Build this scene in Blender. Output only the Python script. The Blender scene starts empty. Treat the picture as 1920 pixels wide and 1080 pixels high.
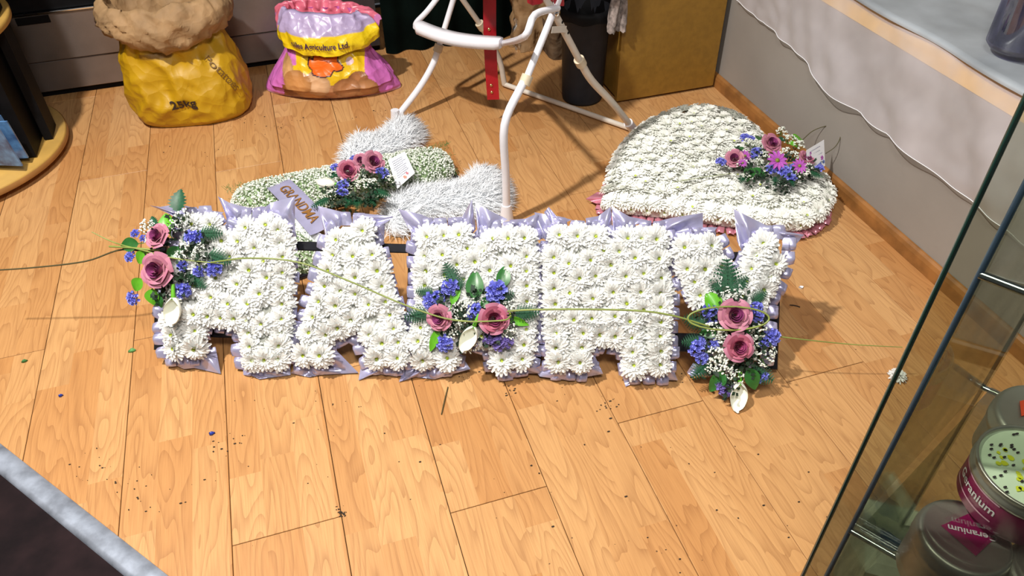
import bpy, math, random
import numpy as np
from mathutils import Vector, Matrix, noise
random.seed(7); rng = np.random.default_rng(7)
SC = bpy.context.scene; COL = SC.collection
PI = math.pi

# ------------------------------------------------------------------ camera
F_PX, PITCH, ROLL, YAW, CAM_H = 1441.67, 0.72189, -0.019096, 0.292257, 1.25
cy_, sy_, cp_, sp_ = math.cos(YAW), math.sin(YAW), math.cos(PITCH), math.sin(PITCH)
FW = np.array([sy_*cp_, cy_*cp_, -sp_]); RT0 = np.array([cy_, -sy_, 0.0]); UP0 = np.cross(RT0, FW)
RT = math.cos(ROLL)*RT0 + math.sin(ROLL)*UP0; UP = -math.sin(ROLL)*RT0 + math.cos(ROLL)*UP0
CAM = np.array([0, 0, CAM_H])
cd = bpy.data.cameras.new('camera'); cam = bpy.data.objects.new('camera', cd); COL.objects.link(cam)
cam.matrix_world = Matrix(((RT[0], UP[0], -FW[0], 0), (RT[1], UP[1], -FW[1], 0), (RT[2], UP[2], -FW[2], CAM_H), (0, 0, 0, 1)))
cd.sensor_width = 36; cd.lens = F_PX/1920*36; cd.clip_start = 0.02; SC.camera = cam
# ------------------------------------------------------------------ world, lights, exposure
w = bpy.data.worlds.new('world'); SC.world = w; w.use_nodes = True
w.node_tree.nodes['Background'].inputs[0].default_value = (0.80, 0.88, 1.0, 1)
w.node_tree.nodes['Background'].inputs[1].default_value = 0.08
def area(name, loc, tgt, size, power, color):
    l = bpy.data.lights.new(name, 'AREA'); l.energy = power; l.size = size; l.color = color; l.shape = 'DISK'
    o = bpy.data.objects.new(name, l); COL.objects.link(o); o.location = loc
    o.rotation_euler = (Vector(tgt)-Vector(loc)).to_track_quat('-Z', 'Y').to_euler(); return o
area('ceiling_spot_light', (-0.88, 1.10, 2.9), (-0.45, 0.95, 0), 0.12, 104, (1.0, 0.955, 0.89))
area('ceiling_panel_light', (0.0, 0.0, 2.3), (0.05, 0.7, 0), 0.5, 30, (1.0, 0.955, 0.89))
SC.view_settings.view_transform = 'Standard'; SC.view_settings.look = 'None'
SC.view_settings.exposure = 0.26; SC.view_settings.gamma = 1; SC.view_settings.use_curve_mapping = False

# ------------------------------------------------------------------ geometry helpers
def ray(x, y): return FW*F_PX + RT*(x-960) + UP*(540-y)
def at(x, y, z=0.0):
    d = ray(x, y); return CAM + d*((z-CAM_H)/d[2])
def on_y(x, y, Y):
    d = ray(x, y); return CAM + d*(Y/d[1])
def on_x(x, y, X):
    d = ray(x, y); return CAM + d*(X/d[0])
def on_plane(x, y, O, n):
    d = ray(x, y); return CAM + d*(((O-CAM) @ n)/(d @ n))
def nz(v): v = np.asarray(v, float); return v/np.linalg.norm(v)
def frame(pos, zax, up=(0, 0, 1)):
    z = nz(zax); u = np.asarray(up, float)
    if abs(z @ nz(u)) > 0.98: u = np.array([1., 0, 0])
    x = nz(np.cross(u, z)); y = np.cross(z, x)
    return Matrix(((x[0], y[0], z[0], pos[0]), (x[1], y[1], z[1], pos[1]), (x[2], y[2], z[2], pos[2]), (0, 0, 0, 1)))
def frame_y(pos, yax, nrm):            # local +Y along yax, +Z near nrm
    y = nz(yax); x = nz(np.cross(y, nrm)); z = np.cross(x, y)
    return Matrix(((x[0], y[0], z[0], pos[0]), (x[1], y[1], z[1], pos[1]), (x[2], y[2], z[2], pos[2]), (0, 0, 0, 1)))

class MB:
    def __init__(s): s.v = []; s.f = []; s.m = []; s.c = []
    def add(s, vs, fs, mi=0, col=None):
        b = len(s.v); s.v += [tuple(map(float, p)) for p in vs]; s.f += [tuple(i+b for i in f) for f in fs]; s.m += [mi]*len(fs)
        s.c += (col if isinstance(col, list) else [col or (1, 1, 1)]*len(vs))
    def grid(s, P, mi=0, col=None, close=False, flip=False):
        R, C = len(P), len(P[0]); fs = []
        for i in range(R-1):
            for j in range(C if close else C-1):
                k = (j+1) % C; f = (i*C+j, i*C+k, (i+1)*C+k, (i+1)*C+j); fs.append(f[::-1] if flip else f)
        s.add([p for r in P for p in r], fs, mi, [c for r in col for c in r] if col else None)
    def box(s, a, b, mi=0, M=None, bev=0.0):
        x0, y0, z0 = a; x1, y1, z1 = b; e = bev
        if e <= 0:
            vs = [(x, y, z) for z in (z0, z1) for y in (y0, y1) for x in (x0, x1)]
            fs = [(0, 2, 3, 1), (4, 5, 7, 6), (0, 1, 5, 4), (2, 6, 7, 3), (0, 4, 6, 2), (1, 3, 7, 5)]
        else:
            vs = []
            for z, q in ((z0, e), (z0+e, 0), (z1-e, 0), (z1, e)):
                vs += [(x0+q+0*e, y0+q, z), (x1-q, y0+q, z), (x1-q, y1-q, z), (x0+q, y1-q, z)]
            fs = [(3, 2, 1, 0), (12, 13, 14, 15)]
            for k in range(3):
                for j in range(4): fs.append((4*k+j, 4*k+(j+1) % 4, 4*k+4+(j+1) % 4, 4*k+4+j))
        if M is not None: vs = [tuple(M @ Vector(p)) for p in vs]
        s.add(vs, fs, mi)
    def tube(s, pts, r, seg=10, mi=0, smooth=4, caps=True, col=None):
        pts = [np.array(p, float) for p in pts]
        if smooth and len(pts) > 2:
            q = [2*pts[0]-pts[1]]+pts+[2*pts[-1]-pts[-2]]; out = []
            for i in range(1, len(q)-2):
                for k in range(smooth):
                    t = k/smooth; a, b, c, d = q[i-1], q[i], q[i+1], q[i+2]
                    out.append(0.5*((2*b)+(c-a)*t+(2*a-5*b+4*c-d)*t*t+(3*b-a-3*c+d)*t**3))
            out.append(q[-2]); pts = out
        n = len(pts); rs = r if hasattr(r, '__len__') else [r, r]
        rr = np.interp(np.linspace(0, 1, n), np.linspace(0, 1, len(rs)), rs)
        t0 = nz(pts[1]-pts[0]); u = nz(np.cross(t0, (0.3, 0.2, 1) if abs(t0[2]) < .9 else (1, 0, 0.1)))
        rows = []
        for i in range(n):
            t = nz(pts[min(i+1, n-1)]-pts[max(i-1, 0)]); u = nz(u-t*(u @ t)); w2 = np.cross(t, u)
            rows.append([pts[i]+rr[i]*(math.cos(a)*u+math.sin(a)*w2) for a in np.linspace(0, 2*PI, seg, endpoint=False)])
        s.grid(rows, mi, None, close=True)
        if col: s.c[-n*seg:] = [col]*(n*seg)
        if caps:
            b = len(s.v); s.add(rows[0]+rows[-1], [tuple(range(seg))[::-1], tuple(range(seg, 2*seg))], mi, col)
    def lathe(s, prof, c=(0, 0, 0), seg=32, mi=0, M=None):
        rows = [[(c[0]+r*math.cos(a), c[1]+r*math.sin(a), c[2]+z) for a in np.linspace(0, 2*PI, seg, endpoint=False)] for r, z in prof]
        if M is not None: rows = [[tuple(M @ Vector(p)) for p in r] for r in rows]
        s.grid(rows, mi, None, close=True)
    def prism(s, poly, z0, z1, mi=0, bev=0.0):
        n = len(poly); vs = [(x, y, z0) for x, y in poly]+[(x, y, z1-bev) for x, y in poly]
        fs = [tuple(range(n))[::-1]]+[(i, (i+1) % n, n+(i+1) % n, n+i) for i in range(n)]
        if bev > 0:
            c = np.mean(poly, 0); P = inset(poly, bev)
            vs += [(x, y, z1) for x, y in P]
            fs += [(n+i, n+(i+1) % n, 2*n+(i+1) % n, 2*n+i) for i in range(n)]+[tuple(range(2*n, 3*n))]
        else: fs += [tuple(range(n, 2*n))]
        s.add(vs, fs, mi)
    def ico(s, c, r, mi=0, col=None):
        t = 0.5257*r; p = 0.8507*r
        vs = [(-t, p, 0), (t, p, 0), (-t, -p, 0), (t, -p, 0), (0, -t, p), (0, t, p), (0, -t, -p), (0, t, -p), (p, 0, -t), (p, 0, t), (-p, 0, -t), (-p, 0, t)]
        s.add([(c[0]+a, c[1]+b, c[2]+d) for a, b, d in vs], ICO, mi, col)
    nrm = None
    def mesh(s, name, mats, smooth=True, attr=False, recenter=False):
        v = np.array(s.v, float).reshape(-1, 3); W = Matrix.Identity(4)
        if recenter:
            o = np.array([(v[:, 0].min()+v[:, 0].max())/2, (v[:, 1].min()+v[:, 1].max())/2, v[:, 2].min()]); v = v-o
            W = Matrix.Translation(o)
        me = bpy.data.meshes.new(name); me.from_pydata(v.tolist(), [], s.f)
        for m in (mats if isinstance(mats, (list, tuple)) else [mats]): me.materials.append(m)
        if any(s.m): me.polygons.foreach_set('material_index', s.m)
        if smooth: me.polygons.foreach_set('use_smooth', [True]*len(me.polygons))
        if attr:
            a = me.color_attributes.new('Col', 'FLOAT_COLOR', 'POINT')
            a.data.foreach_set('color', np.hstack([np.array(s.c, float).reshape(-1, 3), np.ones((len(v), 1))]).ravel())
        me.update()
        if s.nrm is not None: me.normals_split_custom_set_from_vertices([tuple(q) for q in s.nrm])
        return me, W
ICO = [(0, 11, 5), (0, 5, 1), (0, 1, 7), (0, 7, 10), (0, 10, 11), (1, 5, 9), (5, 11, 4), (11, 10, 2), (10, 7, 6), (7, 1, 8), (3, 9, 4), (3, 4, 2), (3, 2, 6), (3, 6, 8), (3, 8, 9), (4, 9, 5), (2, 4, 11), (6, 2, 10), (8, 6, 7), (9, 8, 1)]
def inset(poly, d):
    P = np.array(poly, float); n = len(P); a = 0.5*sum(P[i][0]*P[(i+1) % n][1]-P[(i+1) % n][0]*P[i][1] for i in range(n)); sg = 1 if a > 0 else -1
    out = []
    for i in range(n):
        e1 = nz(P[i]-P[i-1]); e2 = nz(P[(i+1) % n]-P[i]); n1 = sg*np.array([-e1[1], e1[0]]); n2 = sg*np.array([-e2[1], e2[0]])
        b = n1+n2; out.append(P[i]+b/max(b @ b, .3)*2*d)
    return out
WM = {}
def tag(o, label=None, cat=None, group=None, kind=None):
    for k, v in (('label', label), ('category', cat), ('group', group), ('kind', kind)):
        if v: o[k] = v
    return o
def put(o, parent=None, W=None):
    W = W or Matrix.Identity(4); COL.objects.link(o); WM[o.name] = W
    if parent: o.parent = parent; o.matrix_basis = WM[parent.name].inverted() @ W
    else: o.matrix_basis = W
    return o
def empty(name, loc, label, cat, group=None):
    o = bpy.data.objects.new(name, None); o.empty_display_size = .05
    return tag(put(o, None, Matrix.Translation(loc)), label, cat, group)
def obj(name, mb, mats, parent=None, W=None, smooth=True, attr=False, sharp=None):
    if isinstance(mb, MB): me, W = mb.mesh(name, mats, smooth, attr, True)
    else: me = mb
    o = bpy.data.objects.new(name, me)
    if sharp:
        me.set_sharp_from_angle(angle=math.radians(sharp))
    return put(o, parent, W)

# ------------------------------------------------------------------ materials
def node(nt, t, **k):
    n = nt.nodes.new(t)
    for a, b in k.items():
        if a.startswith('i_'): n.inputs[int(a[2:]) if a[2:].isdigit() else a[2:]].default_value = b
        else: setattr(n, a, b)
    return n
def base_mat(name):
    m = bpy.data.materials.new(name); m.use_nodes = True; nt = m.node_tree; return m, nt, nt.nodes['Principled BSDF'], nt.links
def mat(name, c, rough=.6, metal=0, var=.12, scale=30, bump=0, bscale=60, spec=.5, sheen=0, c2=None, sss=0, aniso=0, coat=0):
    m, nt, b, L = base_mat(name); b.inputs['Roughness'].default_value = rough; b.inputs['Metallic'].default_value = metal
    b.inputs['Specular IOR Level'].default_value = spec; b.inputs['Sheen Weight'].default_value = sheen; b.inputs['Coat Weight'].default_value = coat
    tc = node(nt, 'ShaderNodeTexCoord'); n = node(nt, 'ShaderNodeTexNoise'); n.inputs['Scale'].default_value = scale; n.inputs['Detail'].default_value = 4
    L.new(tc.outputs['Object'], n.inputs['Vector'])
    r = node(nt, 'ShaderNodeValToRGB'); c2 = c2 or tuple(x*(1-var) for x in c); r.color_ramp.elements[0].position = .35; r.color_ramp.elements[1].position = .65
    r.color_ramp.elements[0].color = (*c2, 1); r.color_ramp.elements[1].color = (*[min(x*(1+var*.4), 1) for x in c], 1)
    L.new(n.outputs['Fac'], r.inputs['Fac']); L.new(r.outputs['Color'], b.inputs['Base Color'])
    if sss:
        b.inputs['Subsurface Weight'].default_value = sss; b.inputs['Subsurface Radius'].default_value = (.01, .01, .008); b.inputs['Subsurface Scale'].default_value = .5
    if bump:
        n2 = node(nt, 'ShaderNodeTexNoise'); n2.inputs['Scale'].default_value = bscale; n2.inputs['Detail'].default_value = 6
        L.new(tc.outputs['Object'], n2.inputs['Vector']); bp = node(nt, 'ShaderNodeBump'); bp.inputs['Strength'].default_value = bump; bp.inputs['Distance'].default_value = .004
        L.new(n2.outputs['Fac'], bp.inputs['Height']); L.new(bp.outputs['Normal'], b.inputs['Normal'])
    return m
def attr_mat(name, rough=.5, bump=0, bscale=80, spec=.5, sheen=0, var=.1):
    m, nt, b, L = base_mat(name); b.inputs['Roughness'].default_value = rough; b.inputs['Specular IOR Level'].default_value = spec
    a = node(nt, 'ShaderNodeVertexColor', layer_name='Col'); tc = node(nt, 'ShaderNodeTexCoord')
    n = node(nt, 'ShaderNodeTexNoise'); n.inputs['Scale'].default_value = 60; L.new(tc.outputs['Object'], n.inputs['Vector'])
    mr = node(nt, 'ShaderNodeMapRange'); mr.inputs[3].default_value = 1-var; mr.inputs[4].default_value = 1+var*.6; L.new(n.outputs['Fac'], mr.inputs[0])
    mx = node(nt, 'ShaderNodeVectorMath', operation='SCALE'); L.new(a.outputs['Color'], mx.inputs[0]); L.new(mr.outputs[0], mx.inputs['Scale'])
    L.new(mx.outputs[0], b.inputs['Base Color'])
    if bump:
        n2 = node(nt, 'ShaderNodeTexNoise'); n2.inputs['Scale'].default_value = bscale; n2.inputs['Detail'].default_value = 5; L.new(tc.outputs['Object'], n2.inputs['Vector'])
        bp = node(nt, 'ShaderNodeBump'); bp.inputs['Strength'].default_value = bump; bp.inputs['Distance'].default_value = .006
        L.new(n2.outputs['Fac'], bp.inputs['Height']); L.new(bp.outputs['Normal'], b.inputs['Normal'])
    return m
def crumple_bump(m, scale=16, dist=.010, strength=.9):
    nt = m.node_tree; b = nt.nodes['Principled BSDF']; tc = node(nt, 'ShaderNodeTexCoord'); L = nt.links; prev = None
    nn = node(nt, 'ShaderNodeTexNoise'); nn.inputs['Scale'].default_value = scale*.6; L.new(tc.outputs['Object'], nn.inputs['Vector'])
    ad = node(nt, 'ShaderNodeVectorMath', operation='MULTIPLY_ADD'); ad.inputs[1].default_value = (.05, .05, .05); L.new(nn.outputs['Color'], ad.inputs[0]); L.new(tc.outputs['Object'], ad.inputs[2])
    for k, (sc_, d) in enumerate(((scale, dist), (scale*2.3, dist*.45))):
        v = node(nt, 'ShaderNodeTexVoronoi'); v.inputs['Scale'].default_value = sc_; L.new(ad.outputs[0], v.inputs['Vector'])
        bp = node(nt, 'ShaderNodeBump'); bp.inputs['Strength'].default_value = strength; bp.inputs['Distance'].default_value = d; L.new(v.outputs['Distance'], bp.inputs['Height'])
        if prev: L.new(prev.outputs[0], bp.inputs['Normal'])
        prev = bp
    L.new(prev.outputs[0], b.inputs['Normal']); return m
def laminate():
    m, nt, b, L = base_mat('oak_laminate')
    def M(op, a=None, bb=None, c=None):
        n = node(nt, 'ShaderNodeMath', operation=op)
        for i, x in enumerate((a, bb, c)):
            if x is None: continue
            if isinstance(x, (int, float)): n.inputs[i].default_value = x
            else: L.new(x, n.inputs[i])
        return n.outputs[0]
    g = node(nt, 'ShaderNodeNewGeometry'); oi = node(nt, 'ShaderNodeObjectInfo'); sp = node(nt, 'ShaderNodeSeparateXYZ'); L.new(g.outputs['Position'], sp.inputs[0])
    X = sp.outputs[0]; Y = sp.outputs[1]; R = oi.outputs['Random']
    st = M('FLOOR', M('DIVIDE', M('ADD', X, 1.8237), .0643))                 # three printed strips on each board
    off = M('FRACT', M('MULTIPLY', M('SINE', M('MULTIPLY', st, 12.9898)), 437.5))
    seg = M('FLOOR', M('DIVIDE', M('ADD', Y, M('ADD', M('MULTIPLY', off, .43), M('MULTIPLY', R, 3.0))), .43))
    idn = node(nt, 'ShaderNodeCombineXYZ'); L.new(st, idn.inputs[0]); L.new(seg, idn.inputs[1]); L.new(M('MULTIPLY', R, 17), idn.inputs[2])
    wn = node(nt, 'ShaderNodeTexWhiteNoise', noise_dimensions='3D'); L.new(idn.outputs[0], wn.inputs['Vector'])
    r1 = wn.outputs['Value']
    # cathedral grain: contours of a stretched noise
    v = node(nt, 'ShaderNodeCombineXYZ'); L.new(M('MULTIPLY', X, 13), v.inputs[0]); L.new(M('MULTIPLY', Y, 2.2), v.inputs[1]); L.new(M('MULTIPLY', r1, 40), v.inputs[2])
    n1 = node(nt, 'ShaderNodeTexNoise'); n1.inputs['Scale'].default_value = 1; n1.inputs['Detail'].default_value = 1.5; L.new(v.outputs[0], n1.inputs['Vector'])
    rings = M('FRACT', M('MULTIPLY', n1.outputs['Fac'], 17))
    rg = node(nt, 'ShaderNodeMapRange'); L.new(M('POWER', rings, 3.0), rg.inputs[0]); rg.inputs[3].default_value = 0; rg.inputs[4].default_value = 1
    v2 = node(nt, 'ShaderNodeCombineXYZ'); L.new(M('MULTIPLY', X, 420), v2.inputs[0]); L.new(M('MULTIPLY', Y, 16), v2.inputs[1]); L.new(r1, v2.inputs[2])
    n2 = node(nt, 'ShaderNodeTexNoise'); n2.inputs['Scale'].default_value = 1; n2.inputs['Detail'].default_value = 3; L.new(v2.outputs[0], n2.inputs['Vector'])
    fine = M('POWER', n2.outputs['Fac'], 2.0)
    v3 = node(nt, 'ShaderNodeCombineXYZ'); L.new(X, v3.inputs[0]); L.new(Y, v3.inputs[1])
    n3 = node(nt, 'ShaderNodeTexNoise'); n3.inputs['Scale'].default_value = 3.0; n3.inputs['Detail'].default_value = 3; L.new(v3.outputs[0], n3.inputs['Vector'])
    tone = node(nt, 'ShaderNodeValToRGB'); e = tone.color_ramp.elements
    e[0].position = 0; e[0].color = (.47, .205, .062, 1); e[1].position = 1; e[1].color = (.66, .385, .165, 1)
    em = tone.color_ramp.elements.new(.5); em.color = (.57, .305, .120, 1)
    L.new(M('ADD', M('MULTIPLY', r1, .6), M('MULTIPLY', n3.outputs['Fac'], .4)), tone.inputs['Fac'])
    k = M('SUBTRACT', 1.0, M('ADD', M('MULTIPLY', rg.outputs[0], .30), M('MULTIPLY', fine, .55)))
    mx = node(nt, 'ShaderNodeMix', data_type='RGBA'); mx.inputs['A'].default_value = (.19, .065, .018, 1)
    L.new(k, mx.inputs['Factor']); L.new(tone.outputs['Color'], mx.inputs['B'])
    # specks of dirt trodden into the surface
    vo = node(nt, 'ShaderNodeTexVoronoi'); vo.inputs['Scale'].default_value = 26; L.new(g.outputs['Position'], vo.inputs['Vector'])
    n4 = node(nt, 'ShaderNodeTexNoise'); n4.inputs['Scale'].default_value = 7; L.new(g.outputs['Position'], n4.inputs['Vector'])
    spk = M('MULTIPLY', M('LESS_THAN', vo.outputs['Distance'], .045), M('GREATER_THAN', n4.outputs['Fac'], .56))
    mx2 = node(nt, 'ShaderNodeMix', data_type='RGBA'); L.new(M('MULTIPLY', spk, .8), mx2.inputs['Factor']); L.new(mx.outputs['Result'], mx2.inputs['A']); mx2.inputs['B'].default_value = (.06, .03, .015, 1)
    L.new(mx2.outputs['Result'], b.inputs['Base Color']); b.inputs['Roughness'].default_value = .42; b.inputs['Specular IOR Level'].default_value = .35
    bp = node(nt, 'ShaderNodeBump'); bp.inputs['Strength'].default_value = .15; bp.inputs['Distance'].default_value = .001; L.new(k, bp.inputs['Height']); L.new(bp.outputs['Normal'], b.inputs['Normal'])
    return m
def glass_mat(name, tint, fac=.10, rough=.02):
    m, nt, b, L = base_mat(name); nt.nodes.remove(b); out = nt.nodes['Material Output']
    t = node(nt, 'ShaderNodeBsdfTransparent'); t.inputs[0].default_value = (*tint, 1); gl = node(nt, 'ShaderNodeBsdfGlossy'); gl.inputs['Roughness'].default_value = rough
    n = node(nt, 'ShaderNodeTexNoise'); n.inputs['Scale'].default_value = 14; n.inputs['Detail'].default_value = 5
    tc = node(nt, 'ShaderNodeTexCoord'); L.new(tc.outputs['Object'], n.inputs['Vector'])
    lw = node(nt, 'ShaderNodeLayerWeight'); lw.inputs['Blend'].default_value = .25
    a = node(nt, 'ShaderNodeMath', operation='MULTIPLY_ADD'); L.new(lw.outputs['Fresnel'], a.inputs[0]); L.new(n.outputs['Fac'], a.inputs[1]); a.inputs[2].default_value = fac*.4
    mx = node(nt, 'ShaderNodeMixShader'); L.new(a.outputs[0], mx.inputs[0]); L.new(t.outputs[0], mx.inputs[1]); L.new(gl.outputs[0], mx.inputs[2]); L.new(mx.outputs[0], out.inputs[0]); return m
def sheer_mat(name, c, alpha):
    m, nt, b, L = base_mat(name); out = nt.nodes['Material Output']
    b.inputs['Base Color'].default_value = (*c, 1); b.inputs['Roughness'].default_value = .38; b.inputs['Sheen Weight'].default_value = .5
    t = node(nt, 'ShaderNodeBsdfTransparent'); mx = node(nt, 'ShaderNodeMixShader'); tc = node(nt, 'ShaderNodeTexCoord')
    n = node(nt, 'ShaderNodeTexNoise'); n.inputs['Scale'].default_value = 5; n.inputs['Detail'].default_value = 3; L.new(tc.outputs['Object'], n.inputs['Vector'])
    mr = node(nt, 'ShaderNodeMapRange'); mr.inputs[1].default_value = .3; mr.inputs[2].default_value = .7; mr.inputs[3].default_value = alpha-.15; mr.inputs[4].default_value = alpha+.12; L.new(n.outputs['Fac'], mr.inputs[0])
    L.new(mr.outputs[0], mx.inputs[0]); L.new(t.outputs[0], mx.inputs[1]); L.new(b.outputs[0], mx.inputs[2]); L.new(mx.outputs[0], out.inputs[0]); return m

M_FLOOR = laminate()
M_GAP = mat('joint_dirt', (.03, .018, .01), .9)
M_DARKFLOOR = mat('dark_vinyl', (.016, .009, .010), .8, var=.5, scale=14, c2=(.009, .006, .007), bump=.3, spec=.08)
M_ALU = mat('worn_aluminium', (.34, .38, .46), .5, .5, var=.4, scale=25)
M_WALL = mat('beige_grey_paint', (.29, .265, .24), .7, var=.1, scale=3, bump=.1)
M_SKIRT = mat('brown_skirting', (.30, .13, .035), .45, var=.35, scale=18)
M_STEEL = mat('brushed_steel', (.27, .24, .23), .36, .7, var=.15, scale=8, bump=.05, bscale=200)
M_CHROME = mat('chrome', (.75, .77, .80), .16, 1, var=.06)
M_BLACK = mat('black_plastic', (.004, .004, .005), .6, var=.3, spec=.15)
M_FRAME = mat('black_frame', (.009, .009, .014), .3, var=.3)
M_TEAL = mat('dark_green_cloth', (.002, .005, .004), .9, spec=.05, var=.4, scale=9)
M_PLY = mat('ochre_board', (.27, .14, .018), .55, var=.12, scale=50, bump=.15)
M_BEECH = mat('beech_wood', (.55, .33, .08), .4, var=.15, scale=12)
M_BEECHEDGE = mat('beech_edge', (.40, .20, .06), .5, var=.2, scale=12)
M_CREAM = mat('cream_fascia', (.92, .56, .09), .5, var=.1)
M_SATIN = mat('lilac_satin', (.47, .47, .66), .27, .45, var=.12, scale=12, spec=.8, c2=(.41, .39, .60))
M_PINKSATIN = mat('pink_satin', (.70, .27, .36), .26, .3, var=.15, scale=12, spec=.8)
def petal_mat(name, c, tr=.35):
    m, nt, b, L = base_mat(name); out = nt.nodes['Material Output']; b.inputs['Roughness'].default_value = .6; b.inputs['Specular IOR Level'].default_value = .2
    tc = node(nt, 'ShaderNodeTexCoord'); n = node(nt, 'ShaderNodeTexNoise'); n.inputs['Scale'].default_value = 90; L.new(tc.outputs['Object'], n.inputs['Vector'])
    r = node(nt, 'ShaderNodeValToRGB'); r.color_ramp.elements[0].color = (*[x*.96 for x in c], 1); r.color_ramp.elements[1].color = (*c, 1); L.new(n.outputs['Fac'], r.inputs['Fac']); L.new(r.outputs['Color'], b.inputs['Base Color'])
    t = node(nt, 'ShaderNodeBsdfTranslucent'); L.new(r.outputs['Color'], t.inputs['Color']); mx = node(nt, 'ShaderNodeMixShader'); mx.inputs[0].default_value = tr
    L.new(b.outputs[0], mx.inputs[1]); L.new(t.outputs[0], mx.inputs[2]); L.new(mx.outputs[0], out.inputs[0]); return m
M_PETAL = petal_mat('white_petal', (.87, .88, .86), .25)
M_HPETAL = petal_mat('cream_white_petal', (.96, .97, .92), .15)
M_EYE = mat('lime_flower_eye', (.50, .60, .04), .6, var=.4, scale=300)
M_FOAM = mat('pale_foam', (.88, .90, .82), .9)  # near-white foam body, close to the petal colour
M_HAIR = petal_mat('white_fur', (.93, .96, 1.0), .08)
M_TUBE = mat('white_enamel', (.80, .80, .86), .3, var=.04)
M_TUBE2 = mat('cream_enamel', (.72, .66, .58), .35, var=.05)
M_COLLAR = mat('cream_plastic_collar', (.68, .58, .42), .45)
M_RED = mat('red_vinyl', (.42, .008, .018), .35, var=.15)
M_BRASS = mat('brass_stud', (.75, .55, .25), .25, 1)
M_BIN = mat('grey_bin_plastic', (.026, .028, .036), .55, spec=.25, var=.15)
M_PAPER = mat('brown_paper', (.34, .205, .095), .75, var=.25, scale=14, bump=.5, bscale=35)
M_DKPAPER = mat('dark_brown_paper', (.10, .06, .03), .8, var=.3, bump=.4)
M_FOIL = mat('silver_foil', (.7, .7, .68), .2, .9, bump=.6, bscale=50)
M_LACE = mat('grey_lace', (.30, .25, .23), .8, var=.6, scale=70)
M_CARD = mat('white_card', (.86, .88, .93), .6, var=.03)
M_INK = mat('grey_ink', (.12, .14, .25), .7)
M_GOLD = mat('gold_lettering', (.42, .20, .06), .35, .4)
M_SASH = mat('lilac_sash', (.40, .39, .58), .3, .2, var=.1)
M_BLUECARD = mat('blue_card_pack', (.10, .25, .50), .25, var=.6, scale=22, c2=(.02, .04, .14), coat=.5)
M_GLASS = glass_mat('cabinet_glass', (.80, .83, .77), .10)
M_GLASSEDGE = mat('green_glass_edge', (.010, .035, .028), .1, 0, spec=1.0)
M_BLUEPOST = mat('blue_metal_post', (.10, .17, .30), .3, .6)
M_MAGENTA = mat('magenta_label', (.27, .004, .09), .35, var=.08)
M_TIN = mat('tin_metal', (.55, .53, .49), .42, .85, var=.1)
M_WAX = mat('pale_green_wax', (.62, .74, .58), .4, var=.08, coat=.5)
M_YBITS = mat('yellow_wax_flakes', (.62, .66, .03), .5)
M_SEED = mat('dark_seeds', (.03, .02, .03), .6)
M_PURPLEWAX = mat('dark_purple_wax', (.05, .02, .10), .3, var=.5, scale=200)
M_REDLBL = mat('orange_red_label', (.75, .08, .03), .5)
M_PINKLBL = mat('pink_label', (.70, .25, .30), .4)
M_SHEER = sheer_mat('white_organza', (.72, .68, .72), .46)
M_SATINCLOTH = mat('grey_satin_cloth', (.42, .46, .50), .33, .2, var=.25, scale=6, spec=.8)
M_NAVY = mat('navy_wax', (.012, .035, .13), .35, var=.4, scale=90, bump=.5)
M_VASE = glass_mat('violet_glass', (.62, .60, .78), .3, .08)
M_LEAF = mat('glossy_leaf', (.03, .16, .03), .35, var=.35, scale=40)
M_LIME = mat('lime_leaf', (.12, .42, .02), .35, var=.2)
M_FERN = mat('dark_fern', (.010, .085, .035), .5, var=.4, scale=60)
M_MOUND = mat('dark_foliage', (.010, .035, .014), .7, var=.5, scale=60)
M_GYP = mat('gypsophila_white', (.82, .86, .78), .6, var=.1)
M_GYPBASE = mat('gypsophila_stems', (.30, .42, .22), .8, var=.6, scale=120, bump=.5, bscale=200)
M_STEM = mat('green_stem', (.10, .20, .05), .5)
M_GRASS = mat('grass_stem', (.24, .30, .07), .4, var=.2)
M_TWIG = mat('dark_twig', (.07, .06, .02), .6)
M_STAT = mat('blue_lilac_statice', (.30, .33, .82), .6, var=.3, scale=120, c2=(.20, .21, .66))
M_STAT2 = mat('purple_statice', (.33, .25, .66), .6, var=.35, scale=120)
M_ROSE = attr_mat('dusty_rose_petal', .5, spec=.3)
M_CALLA = mat('calla_white', (.86, .87, .76), .4, var=.06)
M_DAISY = mat('magenta_daisy', (.48, .10, .50), .5)
M_SOIL = mat('soil_crumbs', (.03, .02, .012), .9)
M_BLUEBIT = mat('blue_confetti', (.02, .04, .28), .3)
M_YSACK = attr_mat('printed_paper_sack', .5, .35, 25)
M_PBAG = attr_mat('printed_plastic_bag', .33, .35, 30, .6)

crumple_bump(M_YSACK, 11, .016, .8); crumple_bump(M_PBAG, 14, .012, .7); crumple_bump(M_PAPER, 16, .009, .8); crumple_bump(M_DKPAPER, 20, .01)

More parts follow.
